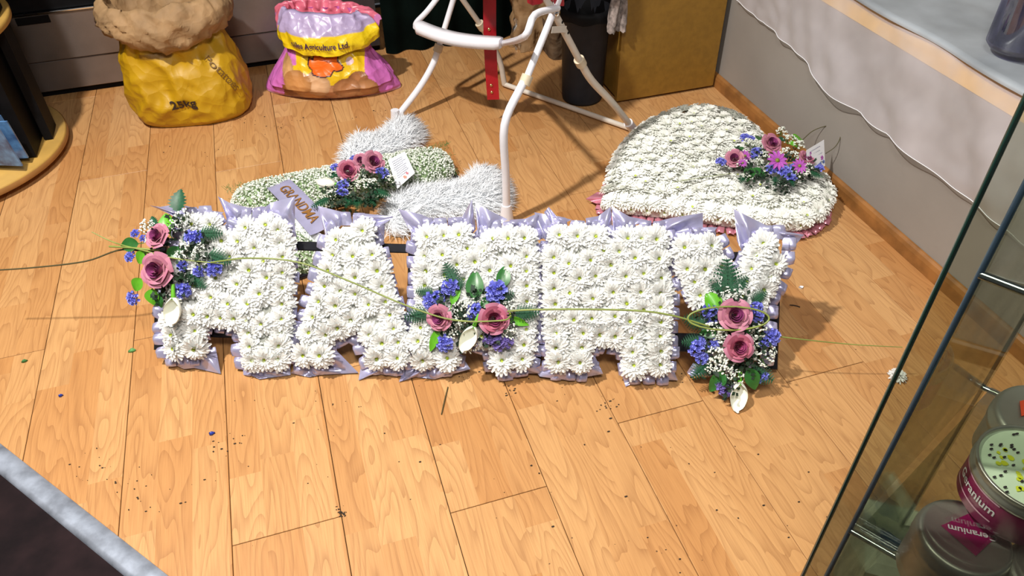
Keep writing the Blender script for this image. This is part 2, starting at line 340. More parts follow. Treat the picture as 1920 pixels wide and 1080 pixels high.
# ------------------------------------------------------------------ the setting
TA, TB = at(0, 842)[:2], at(300, 1080)[:2]; TD = nz(TB-TA); TN = np.array([-TD[1], TD[0]])   # TN points to the laminate side
if TN @ (np.array([0, 1.5])-TA) < 0: TN = -TN
def clip(poly, p, n):
    out = []
    for i in range(len(poly)):
        a, b = np.array(poly[i]), np.array(poly[(i+1) % len(poly)]); da, db = (a-p) @ n, (b-p) @ n
        if da >= 0: out.append(tuple(a))
        if da*db < 0: out.append(tuple(a+(b-a)*da/(da-db)))
    return out
g = MB(); g.prism(clip([(-1.9, -.6), (1.42, -.6), (1.42, 3.3), (-1.9, 3.3)], TA, TN), -.03, -.007)
floor = obj('floor', g, M_GAP, smooth=False); floor['kind'] = 'structure'
rows = {-1.634: .6, -1.441: 1.2, -1.246: .9, -1.053: 1.9, -.860: 1.495, -.667: .93, -.474: 1.46, -.277: .851, -.081: 1.22, .112: .795, .301: 1.16, .489: .892, .683: 1.69, .877: .882, 1.07: 1.35, 1.263: .7}
xs = sorted(rows)
for i, x0 in enumerate(xs):
    x1 = xs[i+1] if i+1 < len(xs) else 1.40
    for k in range(-3, 3):
        y0 = rows[x0]+1.29*k; y1 = y0+1.29; lo, hi = max(y0, -.5), min(y1, 3.25)
        if hi-lo < .02: continue
        h = .0007
        pg = clip([(x0+h, lo+h), (x1-h, lo+h), (x1-h, hi-h), (x0+h, hi-h)], TA+TN*.008, TN)
        if len(pg) < 3: continue
        g = MB(); g.prism(pg, -.0069, 0, bev=.0007); obj('plank', g, M_FLOOR, floor, smooth=False)
g = MB(); g.prism(clip([(-1.9, -.6), (1.42, -.6), (1.42, 3.3), (-1.9, 3.3)], TA-TN*.028, -TN), -.03, -.004)
o = obj('floor', g, M_DARKFLOOR, smooth=False); o['kind'] = 'structure'
g = MB(); prof = [(-.0335, -.0038), (-.031, .003), (-.024, .0058), (-.008, .0062), (.002, .0045), (.008, .0005)]
P = []
for s in np.linspace(-1.6, 1.6, 40):
    P.append([(TA[0]+TD[0]*s+TN[0]*a, TA[1]+TD[1]*s+TN[1]*a, b) for a, b in prof])
g.grid(P); o = obj('trim_1', g, M_ALU, smooth=True); o['kind'] = 'structure'

WX = 1.405
def struct(name, mb, m, smooth=False):
    o = obj(name, mb, m, smooth=smooth); o['kind'] = 'structure'; return o
g = MB(); g.box((WX, -.4, 0), (WX+.03, 2.9, .447)); struct('wall_right', g, M_WALL)
g = MB()
pr = [(WX-.001, .0), (WX-.014, .0), (WX-.014, .030), (WX-.011, .040), (WX-.006, .045), (WX-.001, .0455)]
g.grid([[(x, y, z) for x, z in pr] for y in (-.4, 2.9)]); struct('baseboard_right', g, M_SKIRT)
g = MB(); g.box((2.35, -.6, 0), (2.4, 3.3, 2.6)); struct('wall_right', g, M_WALL)
g = MB(); g.box((-1.95, 3.3, 0), (2.4, 3.35, 2.6)); struct('wall_back', g, M_WALL)
g = MB(); g.box((-2.0, -.6, -.03), (-1.95, 3.35, 2.6)); struct('wall_left', g, M_WALL)

# window ledge with its cloths
led = empty('display_ledge', (1.85, 1.3, .447), 'raised window ledge of pale board with cream front edge under sheer cloth', 'ledge')
g = MB(); g.box((WX+.002, -.4, .4475), (2.34, 2.9, .505), bev=.002); obj('ledge_board', g, M_CREAM, led, smooth=False)
g = MB()
hy = [.0, 1.035, 1.29, 1.57, 1.765, 2.10, 2.7]; hz = [.23, .247, .255, .262, .299, .317, .32]
P = []; ys = np.linspace(.1, 2.125, 150)
for y in ys:
    hem_highlight = np.interp(y, hy, hz)+.0015*math.sin(y*31)
    row = []
    for x in np.linspace(2.0, WX-.004, 16): row.append((x, y, .5075+.003*noise.noise(Vector((x*9, y*9, 3)))+.0015))
    for t in np.linspace(0.05, 1, 22):
        z = .507+(hem_highlight-.507)*t; am = .003+.011*t
        f = (.5+.5*math.sin(y*14+2.3*math.sin(y*5)+t*3.0))*am*1.2+am*1.1*noise.noise(Vector((y*7, t*3.4, 7)))+.25*am*math.sin(y*47+9*t+3*math.sin(y*7))
        row.append((WX-.008-abs(f)-.004*t, y+.02*t*math.sin(y*5), z))
    P.append(row)
HEMP = [r[-1] for r in P]; g.grid(P); o = obj('sheer_cloth', g, M_SHEER); SHEERO = o
gh = MB(); gh.tube([(x-.001, y, z) for x, y, z in HEMP], .0009, 6, smooth=0); obj('hem_highlight', gh, M_CARD, o)  # thin white tube added as the bright highlight along the cloth's lower edge
o = SHEERO; tag(o, 'sheer white organza cloth hanging over the front of the ledge', 'cloth')
g = MB(); P = []
for y in np.linspace(.1, 2.65, 120):
    e = WX-.006+.012*noise.noise(Vector((0, y*5, 1)))-.010+.012*(y > 9)
    row = []
    for t in np.linspace(0, 1, 40):
        x = e+(2.2-e)*t
        row.append((x, y, .5125+.020*max(0, noise.noise(Vector((x*4+y*2, y*2.6, 2))))*min(1, t*9)+.004*noise.noise(Vector((x*18, y*14, 5)))*min(1, t*9)+.0025))
    P.append([(e+.001, y, .506)]+row)
g.grid(P, flip=True); o = obj('satin_cloth', g, M_SATINCLOTH); tag(o, 'silvery grey satin cloth lying rumpled on top of the ledge', 'cloth')

# jar with dark blue candles standing on the satin
jc = at(1902, 92, .53)
t = empty('glass_jar', jc, 'violet glass jar holding dark blue candles, on the satin at upper right', 'jar')
g = MB(); g.lathe([(.0, .003), (.052, .003), (.060, .012), (.060, .17), (.062, .175), (.058, .175), (.056, .014), (0, .010)], jc, 28); obj('jar_body', g, M_VASE, t)
for k in range(5):
    a = k*1.257+.4; c = jc+np.array([.030*math.cos(a), .030*math.sin(a), .012])
    g = MB(); P = []
    for z in np.linspace(0, .12, 7): P.append([(c[0]+(.017+.002*(i % 2))*math.cos(b), c[1]+(.017+.002*(i % 2))*math.sin(b), c[2]+z) for i, b in enumerate(np.linspace(0, 2*PI, 16, endpoint=False))])
    g.grid(P, close=True); g.add(P[-1], [tuple(range(16))]); obj('blue_candle', g, M_NAVY, t, smooth=False)

# refrigerated counter at the back
BY = 2.82
t = empty('counter', (-.8, 3.0, 0), 'dark display counter with stepped steel kick plate behind the two sacks', 'counter')
g = MB(); g.box((-1.9, BY+.02, 0), (.345, 3.28, .022)); obj('plinth', g, M_BLACK, t, smooth=False)
g = MB(); g.box((-1.9, BY, .024), (.22, 3.27, .128), bev=.002); obj('kick_plate', g, M_STEEL, t, smooth=False)
g = MB(); g.box((-1.9, BY-.006, .131), (.22, 3.27, .288), bev=.003); obj('steel_panel', g, M_STEEL, t, smooth=False)
g = MB(); g.box((.224, BY-.006, .024), (.345, 3.27, .50), bev=.003); obj('steel_panel', g, mat('dull_steel', (.09, .075, .08), .5, .6), t, smooth=False)
g = MB(); g.box((-1.9, BY-.012, .289), (.22, BY+.02, .295), bev=.001); obj('chrome_strip', g, M_CHROME, t, smooth=False)
g = MB(); g.box((-1.9, BY+.0, .296), (.22, 3.27, .90), bev=.004); obj('counter_body', g, M_BLACK, t, smooth=False)
g = MB(); pc = on_y(62, 38, BY-.006); g.box((pc[0]-.05, BY-.009, pc[2]-.012), (pc[0]+.05, BY-.0062, pc[2]+.012)); obj('vent_plate', g, M_BLACK, t, smooth=False)
g = MB(); P = []
for x in np.linspace(.36, 1.02, 60):
    P.append([(x, 2.78+.012*math.sin(x*60)*(1-z)+.01*noise.noise(Vector((x*20, z*3, 0))), .004+z*.85) for z in np.linspace(0, 1, 10)]+[(x, 3.25, .856)])
g.grid(P); o = obj('draped_table', g, M_TEAL); tag(o, 'table draped in very dark green cloth between the steel counter and bin', 'table')

# ochre cupboard
t = empty('cupboard', (1.2, 2.45, 0), 'ochre board cupboard standing in the corner behind the heart', 'cupboard')
g = MB(); g.box((1.03, 2.158, .012), (1.37, 2.75, .90), bev=.002); obj('carcass', g, M_PLY, t, smooth=False)
g = MB(); g.box((1.022, 2.14, .008), (1.382, 2.157, .90), bev=.003); obj('door_panel', g, M_PLY, t, smooth=False)
g = MB(); g.box((1.05, 2.17, 0), (1.36, 2.73, .012)); obj('plinth', g, M_BLACK, t, smooth=False)

# grey bin
t = empty('waste_bin', (.932, 2.225, 0), 'dark grey round waste bin left of the ochre cupboard', 'bin')
g = MB(); g.lathe([(0, .004), (.062, .004), (.066, .0), (.068, .008), (.078, .30), (.083, .302), (.083, .312), (.075, .312), (.064, .02), (0, .015)], (.932, 2.225, 0), 36); obj('bin_body', g, M_BIN, t)
g = MB(); P = []
for k, (r, z) in enumerate([(.070, .25), (.077, .318), (.086, .322), (.087, .300), (.086, .285)]): P.append([(.932+(r+.002*math.sin(9*a+k))*math.cos(a), 2.225+(r+.002*math.sin(9*a+k))*math.sin(a), z+(.004*math.sin(7*a) if k == 4 else 0)) for a in np.linspace(0, 2*PI, 40, endpoint=False)])
g.grid(P, close=True); obj('bin_liner', g, M_BLACK, t)

# lace bag hanging at the cupboard edge
g = MB(); P = []; lc = on_y(1158, 30, 2.125)
for i, zz in enumerate(np.linspace(.14, -.045, 16)):
    wv = .018+.012*i/15
    P.append([(lc[0]+a*wv, 2.122-.010*math.sin(a*5+i*.3)-.004*(i % 2)*(i > 12), lc[2]+zz-(.006*abs(math.sin(a*9)) if i == 15 else 0)) for a in np.linspace(-1, 1, 20)])
g.grid(P); P2 = [[(x, y+.006, z) for x, y, z in r] for r in P]; g.grid(P2, flip=True)
tag(obj('lace_trim', g, M_LACE), 'grey lace piece hanging against the left edge of the ochre cupboard', 'lace')

# ------------------------------------------------------------------ paper clutter behind the high chair
def crumple(name, c, sx, sy, h, m, amp, seed, parent=None, top=.7, lean=(0, 0)):
    g = MB(); P = []
    for i, z in enumerate(np.linspace(0, 1, 14)):
        row = []; k = 1+(top-1)*z
        for a in np.linspace(0, 2*PI, 36, endpoint=False):
            ca, sa = math.cos(a), math.sin(a); e = (abs(ca)**4+abs(sa)**4)**-.25
            n = amp*noise.noise(Vector((ca*3+seed, sa*3, z*4)))*2
            row.append((c[0]+ca*e*sx*k+n*ca+lean[0]*z, c[1]+sa*e*sy*k+n*sa+lean[1]*z, c[2]+.001+z*h+(amp*1.6*noise.noise(Vector((ca*4, sa*4, seed))) if i == 13 else 0)))
        P.append(row)
    g.grid(P, close=True); g.add(P[0], [tuple(range(36))[::-1]])
    P3 = [P[-1], [(c[0]+lean[0]+(p[0]-c[0]-lean[0])*.85, c[1]+lean[1]+(p[1]-c[1]-lean[1])*.85, p[2]-.03) for p in P[-1]], [(c[0]+lean[0]+(p[0]-c[0]-lean[0])*.6, c[1]+lean[1]+(p[1]-c[1]-lean[1])*.6, c[2]+h*.5) for p in P[-1]]]
    g.grid(P3, close=True); return obj(name, g, m, parent)
b = at(1045, 118)
o = crumple('carton', b+np.array([.03, .09, 0]), .045, .07, .12, M_DKPAPER, .003, 4, top=1.0); tag(o, 'small dark brown carton on the floor beside the waste bin', 'carton')
b = at(1015, 95)
o = crumple('paper_bag', b+np.array([-.02, .06, 0]), .07, .05, .20, M_PAPER, .015, 9, top=.9); tag(o, 'crumpled open brown paper bag behind the high chair legs', 'bag')
b = at(995, 82)
o = crumple('foil_wrapper', b+np.array([-.05, -.02, 0]), .016, .016, .12, M_FOIL, .010, 2, top=1.3); tag(o, 'crinkled silver foil wrapper standing beside the brown paper bag', 'wrapper')

# ------------------------------------------------------------------ revolving card stand, left edge
SCX, SCY = -1.06, 2.46
t = empty('card_stand', (SCX, SCY, 0), 'revolving card stand with round beech discs at the left edge', 'stand')
g = MB(); g.lathe([(0, .018), (.335, .018), (.345, .024), (.347, .038), (.343, .044), (0, .044)], (SCX, SCY, 0), 96); obj('base_disc', g, [M_BEECH], t)
g = MB(); g.lathe([(.3475, .022), (.3485, .024), (.3485, .037), (.3475, .039)], (SCX, SCY, 0), 96); obj('disc_edge', g, M_BEECHEDGE, t)
g = MB(); g.lathe([(0, .78), (.32, .78), (.33, .785), (.33, .795), (0, .80)], (SCX, SCY, 0), 64); obj('shelf_disc', g, M_BEECH, t)
g = MB(); g.lathe([(0, .395), (.325, .395), (.335, .400), (.336, .414), (.332, .420), (0, .420)], (SCX, SCY, 0), 96); obj('shelf_disc', g, M_BEECH, t)
for a in (0.02, 1.6, 3.1, 4.7):
    g = MB(); c, s = math.cos(a), math.sin(a)
    Mx = Matrix.Translation((SCX+.305*c, SCY+.305*s, 0)) @ Matrix.Rotation(a, 4, 'Z')
    g.box((-.012, -.045, .045), (.012, .045, .394), M=Mx, bev=.003); g.box((-.012, -.045, .421), (.012, .045, .78), M=Mx, bev=.003); obj('post', g, M_BLACK, t, smooth=False)
for k in range(4):
    c = at(118, 262, .0); g = MB(); a = k*PI/2+.6
    g.lathe([(0, 0), (.02, 0), (.022, .006), (.02, .017), (0, .017)], (SCX+.28*math.cos(a), SCY+.28*math.sin(a), 0), 16); obj('castor', g, M_BLACK, t)
g = MB(); g.box((SCX-.20, SCY-.14, .046), (SCX+.285, SCY+.14, .394), bev=.004); g.box((SCX-.20, SCY-.12, .421), (SCX+.26, SCY+.20, .78), bev=.004); g.box((SCX-.20, SCY-.14, .801), (SCX+.28, SCY+.2, 1.6), bev=.004); obj('centre_box', g, M_BLACK, t, smooth=False)  # top block is out of view, added height to cast shadow on the steel
for k, (px, py) in enumerate(((6, 235), (2, 262), (-12, 210), (12, 250))):
    p = at(px, py, .15)
    Mx = Matrix.Translation((p[0]-.02, p[1], .12)) @ Matrix.Rotation(-.5+.1*k, 4, 'Z') @ Matrix.Rotation(.12, 4, 'X')
    g = MB(); g.box((-.045, -.002, -.055), (.045, .003, .075), M=Mx, bev=.0006)
    tag(obj('card_pack', g, M_BLUECARD, smooth=False), ('blue glossy wrapped card in the stand rack, ' + ('standing in the middle of the row', 'second from the left frame edge', 'furthest left, mostly cut off', 'furthest right in the row')[k]), 'card', 'blue wrapped cards in the card stand')
g = MB(); p = at(6, 282, .06); Mx = Matrix.Translation((p[0]-.02, p[1]+.0, .06)) @ Matrix.Rotation(-.5, 4, 'Z'); g.box((-.09, -.035, -.0135), (.07, .05, .012), M=Mx, bev=.002); obj('card_tray', g, M_BLACK, t, smooth=False)

# ------------------------------------------------------------------ text
def text_on(s, size, fn, m, parent, name='lettering', bold=0.0, extrude=0.0):
    c = bpy.data.curves.new('t', 'FONT'); c.body = s; c.size = size; c.align_x = 'CENTER'; c.align_y = 'CENTER'; c.offset = bold; c.resolution_u = 3
    o = bpy.data.objects.new('t', c); COL.objects.link(o); bpy.context.view_layer.update()
    me = bpy.data.meshes.new_from_object(o.evaluated_get(bpy.context.evaluated_depsgraph_get()))
    vs = [fn(v.co.x, v.co.y) for v in me.vertices]; fs = [tuple(p.vertices) for p in me.polygons]
    bpy.data.objects.remove(o); bpy.data.curves.remove(c); bpy.data.meshes.remove(me)
    g = MB(); g.add(vs, fs); return obj(name, g, m, parent, smooth=False)

# ------------------------------------------------------------------ yellow paper sack with rolled brown collar
def crease(x, y, z, s=1.0):
    a = noise.noise(Vector((x, y, z))*s); b = noise.noise(Vector((x+9, y-4, z+2))*s*2.1)
    return (1-2*abs(a))*.65+(1-2*abs(b))*.35-.45
SX, SY = -.325, 2.565; SYAW = -.12
sc, ss = math.cos(SYAW), math.sin(SYAW)
def sack(a, z):                         # a: angle (0 = towards the right, -90 deg = front)
    zs = [0, .015, .05, .10, .17, .23, .28, .33]
    A = np.interp(z, zs, [.165, .180, .186, .183, .172, .158, .143, .138]); B = np.interp(z, zs, [.115, .128, .132, .128, .115, .10, .09, .088])
    ca, sa = math.cos(a), math.sin(a); e = (abs(ca)**2.8+abs(sa)**2.8)**(-1/2.8)
    d = .026*crease(ca*1.6+1, sa*1.6+z*3, z*7+3)*min(1, z*14+.15)
    x = ca*e*A+d*ca-.02*z*2; y = sa*e*B+d*sa+.05*z
    return np.array([SX+sc*x-ss*y, SY+ss*x+sc*y, z+.002+.01*0])
t = empty('paper_sack', (SX, SY, 0), 'yellow printed 25kg paper sack with rolled-down brown rim', 'sack')
g = MB(); P = []; C = []
for z in np.linspace(0, .285, 52):
    row = [sack(a, z) for a in np.linspace(0, 2*PI, 150, endpoint=False)]; P.append(row)
    C.append([(.50, .285, .004) if not (.225 < z < .25 and 4.15 < a < 4.75 and (z*1000) % 6 < 2.6) else (.25, .13, .01) for a in np.linspace(0, 2*PI, 150, endpoint=False)])
g.grid(P, col=C, close=True); g.add(P[0], [tuple(range(150))[::-1]], 0, (.5, .3, .01)); obj('sack_body', g, M_YSACK, t, attr=True)
g = MB(); P = []
K = 22
for i in range(K):
    q = i/(K-1); row = []
    for a in np.linspace(0, 2*PI, 140, endpoint=False):
        ca, sa = math.cos(a), math.sin(a); e = (abs(ca)**2.3+abs(sa)**2.3)**(-1/2.3)
        fr = max(0, -sa); low = .285-.040*fr*max(0, math.cos((a-4.75)*1.5))+.018*noise.noise(Vector((ca*2, sa*2, 1)))
        top = .395+.020*noise.noise(Vector((ca*2.2+5, sa*2.2, 0)))+.025*max(0, ca)*1+.01*sa
        if q < .55:                     # outside, bottom to rim
            u = q/.55; z = low+(top-low)*u; bul = .020+.030*math.sin(PI*min(1, u*1.05))**.7
            A = .142+bul+.008*(1-u); B = .098+bul
        else:
            u = (q-.55)/.45; z = top-u*.16; A = .150-.03*u+.012*(1-u); B = .105-.025*u+.01*(1-u)
        d = .026*crease(ca*2.0+q*1.5, sa*2.0-q*2, z*10+8, 1.5)*(1 if q < .62 else .6)
        x = ca*e*A+d*ca-.04*z+.004; y = sa*e*B+d*sa+.06*z
        row.append((SX+sc*x-ss*y, SY+ss*x+sc*y, z+.004*noise.noise(Vector((ca*9, sa*9, q*9)))))
    P.append(row)
g.grid(P, close=True); g.add([tuple(p) for p in P[-1]], [tuple(range(140))]); obj('rolled_rim', g, M_PAPER, t)
def sack_txt(a0, z0, rot=0, off=.0025):
    def f(x, y):
        xr = x*math.cos(rot)-y*math.sin(rot); yr = x*math.sin(rot)+y*math.cos(rot); a = a0+xr/.165; z = z0+yr
        p = sum(sack(a+da, z+dz) for da in (-.05, 0, .05) for dz in (-.006, 0, .006))/9; n = nz(sum((np.cross(sack(a+da+.08, z)-sack(a+da-.08, z), sack(a+da, z+.02)-sack(a+da, z-.02)) for da in (-.1, 0, .1)))); return p+n*off
    return f
M_BLKPRINT = mat('dark_print', (.03, .015, .01), .6)
text_on('25kg', .036, sack_txt(4.70, .085,   .06, .0045), M_BLKPRINT, t, bold=.0010)
text_on('Potatoes', .034, sack_txt(5.48, .155, -1.15, .0055), mat('brown_print', (.16, .08, .01), .6), t)

# ------------------------------------------------------------------ pink potato bag
PA, PB = at(487, 196)[:2], at(752, 192)[:2]
BU = nz(PB-PA); BV = np.array([-BU[1], BU[0]]); BC = (PA+PB)/2+BV*.115; HW = np.linalg.norm(PB-PA)/2
def bagpt(x, y, z): return (BC[0]+BU[0]*x+BV[0]*y, BC[1]+BU[1]*x+BV[1]*y, z)
def bag(a, z):
    zs = [0, .012, .04, .09, .14, .18, .22, .26]
    A = np.interp(z, zs, [HW-.004, HW-.006, .218, .178, .142, .128, .125, .128]); B = np.interp(z, zs, [.085, .105, .118, .112, .090, .070, .058, .05])
    ca, sa = math.cos(a), math.sin(a); ex = 1.7 if z < .04 else 2.2; e = (abs(ca)**ex+abs(sa)**ex)**(-1/ex)
    d = .014*crease(ca*1.8+4, sa*1.8-z*4, z*8, 1.1)*min(1, z*16+.1)
    return np.array(bagpt(ca*e*A+d*ca-.008, sa*e*B+d*sa+.06*z, z+.002))
t = empty('potato_bag', (*BC, 0), 'pink and yellow plastic potato bag with its mouth folded out', 'bag')
def zs_(x, y): return ((x-730)/4.155/545, (868-y)/4.155/640)          # photo-zoom units to bag units (metres)
ORG = [zs_(*p) for p in [(600, 545), (608, 480), (640, 492), (652, 450), (690, 462), (770, 478), (832, 440), (822, 515), (862, 565), (850, 588), (790, 582), (765, 620), (700, 628), (628, 612), (625, 575)]]
POT = [(*zs_(*p[:2]), *p[2:]) for p in [(500, 690, .050, .040, .62, .28, .09), (430, 600, .022, .042, .66, .36, .14), (650, 695, .046, .040, .72, .42, .22), (870, 745, .045, .034, .45, .19, .07), (1010, 770, .040, .034, .50, .22, .08), (960, 690, .035, .03, .42, .17, .06), (780, 770, .040, .026, .50, .22, .10), (590, 790, .05, .022, .50, .20, .05)]]
def inpoly(x, y, P):
    c = False; n = len(P)
    for i in range(n):
        x1, y1 = P[i]; x2, y2 = P[i-1]
        if (y1 > y) != (y2 > y) and x < (x2-x1)*(y-y1)/(y2-y1)+x1: c = not c
    return c
def dpoly(x, y, P):
    m = 9
    for i in range(len(P)):
        ax, ay = P[i-1]; bx, by = P[i]; dx, dy = bx-ax, by-ay; tt = max(0, min(1, ((x-ax)*dx+(y-ay)*dy)/(dx*dx+dy*dy))); m = min(m, math.hypot(x-ax-tt*dx, y-ay-tt*dy))
    return m
def bagcol(s, z, front):
    pink = (.62, .16, .50)
    if z < .006: return (.62, .34, .50)
    if not front: return pink
    if -.13 < s < .13 and .04 < z < .21:
        dd = dpoly(s, z, ORG)
        if dd < .0022: return (.05, .02, .03)
        if inpoly(s, z, ORG): return (.86, .15, .01)
    for px, pz, rx, rz, r, g_, b_ in POT:
        q = ((s-px)/rx)**2+((z-pz)/rz)**2
        if q < 1: k = 1-.35*q; return (r*k, g_*k, b_*k)
    if abs(s) < .165-z*.1 and z < .055: return (.22, .07, .02)
    (lx, lz) = zs_(910, 525)
    if math.hypot(s-lx, z-lz) < .012: return (.75, .55, .62)
    lim = -.100+.25*(z-.12) if z < .12 else -.100
    if lim-.02*(z < .12) < s < .125: return (.80, .52, .01)
    return pink
g = MB(); P = []; C = []; AN = np.linspace(0, 2*PI, 300, endpoint=False)
for z in np.linspace(0, .26, 120):
    row = [bag(a, z) for a in AN]; P.append(row)
    C.append([bagcol((p[0]-BC[0])*BU[0]+(p[1]-BC[1])*BU[1], z, a > PI) for a, p in zip(AN, row)])
g.grid(P, col=C, close=True); g.add(P[0], [tuple(range(300))[::-1]], 0, (.6, .3, .5)); obj('bag_body', g, M_PBAG, t, attr=True)
def flap(a, q):
    ca, sa = math.cos(a), math.sin(a); e = (abs(ca)**2.4+abs(sa)**2.4)**(-1/2.4); fr = max(0, -sa)**.5
    top = .282+.012*ca*-1+.006*noise.noise(Vector((ca*3, sa*3, 0)))
    low = .235-.070*fr+.012*noise.noise(Vector((ca*2, sa*2, 4)))-.02*max(0, ca)*fr
    if q < .6: u = q/.6; z = low+(top-low)*u; A = .124+.022*(1-u)+.014*math.sin(PI*u); B = .062+.050*(1-u)*fr+.016*math.sin(PI*u)
    else: u = (q-.6)/.4; z = top-.10*u; A = .118-.02*u; B = .050-.02*u
    d = .016*crease(ca*2+q, sa*2, z*12+5, 1.2)*(1-.4*fr)+.007*math.sin(a*17)*(1-fr)*(q < .7)
    x = ca*e*A+d*ca-.008+.045*max(0, ca)**6*(q < .5)*(1-q); y = sa*e*B+d*sa+.06*z
    return np.array(bagpt(x, y, z))
g = MB(); P = []; C = []
for q in np.linspace(0, 1, 44):
    P.append([flap(a, q) for a in AN])
    C.append([((.86, .62, .01) if q < .30+.03*math.cos(a) else (.44, .35, .56)) if (a > PI+.35 and a < 2*PI-.12 and q < .66) else ((.72, .16, .24) if q > .3 else (.60, .2, .45)) for a in AN])
g.grid(P, col=C, close=True); obj('folded_mouth', g, M_PBAG, t, attr=True)
def flaptxt(x, y):
    a = 1.5*PI+.02+x/.150; q = .155+y/.17; p = sum(flap(a+da, q+dq) for da in (-.05, 0, .05) for dq in (-.03, 0, .03))/9; n = nz(np.cross(flap(a+.12, q)-flap(a-.12, q), flap(a, q+.08)-flap(a, q-.08))); return p+n*.0055
text_on('niles Agriculture Ltd.', .0215, flaptxt, mat('navy_print', (.05, .01, .06), .6), t, bold=.0004)

# ------------------------------------------------------------------ high chair
fA, fD, fR, fL = at(950, 412, .012), at(742, 222, .012), at(1188, 243, .012), at(946, 158, .012)
FH = nz(np.array([*(fA-fR)[:2], 0])); WD = nz(np.array([*(fD-fA)[:2], 0]))
# vertical plane holding the right pair of legs
def on_vp(x, y, p, q):
    d2 = nz(np.array([*(q-p)[:2], 0])); return on_plane(x, y, np.array(p), np.array([-d2[1], d2[0], 0]))
t = empty('high_chair', (*((fA+fD+fR+fL)/4)[:2], 0), 'white tubular folding high chair with red strap and seat', 'high chair')
hR = on_vp(1038, 22, fA, fR); HZ = hR[2]
p1, p2 = on_vp(946, 235, fA, fR), on_vp(968, 178, fA, fR); p3 = on_vp(986, 150, fA, fR)
def leg(pts, r, m): g = MB(); g.tube(pts, r, 14, smooth=5); return obj('leg', g, m, t)
l1 = leg([fA, fA*.97+p1*.03, fA*.5+p1*.5, p1, p2*.6+p3*.4, p3], .0105, M_TUBE)
up = nz(hR-p3); leg([p3-up*.005, hR, hR+up*.22], .0088, M_TUBE)
r1, r2, r3 = on_vp(1150, 195, fA, fR), on_vp(1110, 152, fA, fR), on_vp(1088, 116, fA, fR)
leg([fR, r1, r2*.98+r3*.02, r3], .0105, M_TUBE2)
upr = nz(hR-r3); leg([r3-upr*.005, hR, hR+upr*.16], .0092, M_TUBE2)
d1, d2_ = on_vp(786, 165, fD, fL), on_vp(812, 120, fD, fL); d3 = on_vp(822, 90, fD, fL); hL = on_vp(853, -10, fD, fL)
leg([fD, d1, d2_, d3], .0105, M_TUBE); ul = nz(hL-d3); leg([d3-ul*.005, hL, hL+ul*.2], .0088, M_TUBE)
e2, e3 = on_vp(935, 108, fD, fL), on_vp(902, 48, fD, fL)
leg([fL, e2, e3], .0095, M_TUBE2); ue = nz(on_vp(868, 0, fD, fL)-e3); leg([e3-ue*.005, e3+ue*.25], .0085, M_TUBE2)
for c, ax in ((p3, up), (r3, upr), (d3, ul), (e3, ue)):
    g = MB(); g.tube([c-ax*.012, c+ax*.012], .0145, 18, smooth=0); obj('collar', g, M_COLLAR, t, sharp=40)
g = MB(); g.tube([fR, fL], .0085, 12, smooth=0); obj('floor_bar', g, M_TUBE2, t)
g = MB(); ax = nz(r1-fR); g.tube([fR-ax*.006, fR+ax*.055], .0145, 16, smooth=0); obj('foot_cap', g, M_TUBE, t, sharp=40)
g = MB(); g.tube([fA+np.array([0, 0, -.008]), fA+np.array([0, 0, .05])], [.020, .0135], 14, smooth=0); obj('foot_cap', g, M_TUBE, t, sharp=40)
g = MB(); g.tube([fD+np.array([0, 0, -.008]), fD+np.array([0, 0, .03])], [.017, .0135], 14, smooth=0); obj('foot_cap', g, M_TUBE, t, sharp=40)
# brace with bolt and holes
b1, b2 = on_vp(1031, 54, fA, fR), on_vp(1053, 53, fA, fR)
SN = nz(np.cross(nz(fR-fA), (0, 0, 1))); SN = SN if SN @ (CAM-hR) > 0 else -SN
g = MB(); d = nz(b2-b1); Mx = frame_y((b1+b2)/2+SN*.010, d, SN); g.box((-.008, -.03, -.001), (.008, .03, .001), M=Mx, bev=.0005); obj('brace', g, M_TUBE2, t, smooth=False)
g = MB(); Mx = frame(hR+SN*.010, SN); g.lathe([(0, .006), (.007, .005), (.009, .0), (.009, -.004)], seg=16, M=Mx); obj('hinge_bolt', g, M_CHROME, t)
for k, (x, y) in enumerate(((1049, 40), (1060, 60))):
    c = on_vp(x, y, fA, fR)+SN*.0092; g = MB(); g.lathe([(0, .0004), (.0035, .0003), (.0038, 0)], seg=12, M=frame(c, SN)); obj('adjuster_hole', g, M_BLACK, t)
# footrest: flat moulded bar on a bent tube
FZ = .30
q0, q1 = at(778, 52, FZ), at(936, 84, FZ)
d = nz(q1-q0); fwd = nz(np.cross(d, (0, 0, 1))); fwd = fwd if fwd @ (CAM-q0) > 0 else -fwd
L_ = np.linalg.norm(q1-q0); g = MB(); P = []
for s in np.linspace(0, 1, 26):
    bow = .030*math.sin(PI*s); hw = .021 if .03 < s < .97 else .013; c = q0+d*(L_*s)+fwd*(bow-.012)
    ring = [(hw, -.015), (hw+.002, 0), (hw, .014), (0, .0165), (-hw, .014), (-hw-.002, 0), (-hw, -.015), (0, -.0165)]
    P.append([c+fwd*a+np.array([0, 0, b*.9]) for a, b in ring])
g.grid(P, close=True); g.add(P[0], [tuple(range(8))[::-1]]); g.add(P[-1], [tuple(range(8))]); obj('footrest', g, M_TUBE, t)
g = MB(); k0 = at(800, 22, FZ+.02); k1 = at(822, -6, FZ+.05); g.tube([q0+fwd*-.004, q0-d*.012-fwd*.03+np.array([0, 0, .004]), k0, k1, k1+nz(k1-k0)*.12], .0085, 12); obj('footrest_tube', g, M_TUBE, t)
g = MB(); m0 = on_vp(965, 62, fA, fR)+SN*.03; m1 = on_vp(990, 24, fA, fR)+SN*.02; g.tube([q1-d*.01, q1+d*.012-fwd*.01+np.array([0, 0, .004]), m0, m1, hR+SN*.012+np.array([0, 0, .012])], .0085, 12); obj('footrest_tube', g, M_TUBE, t)
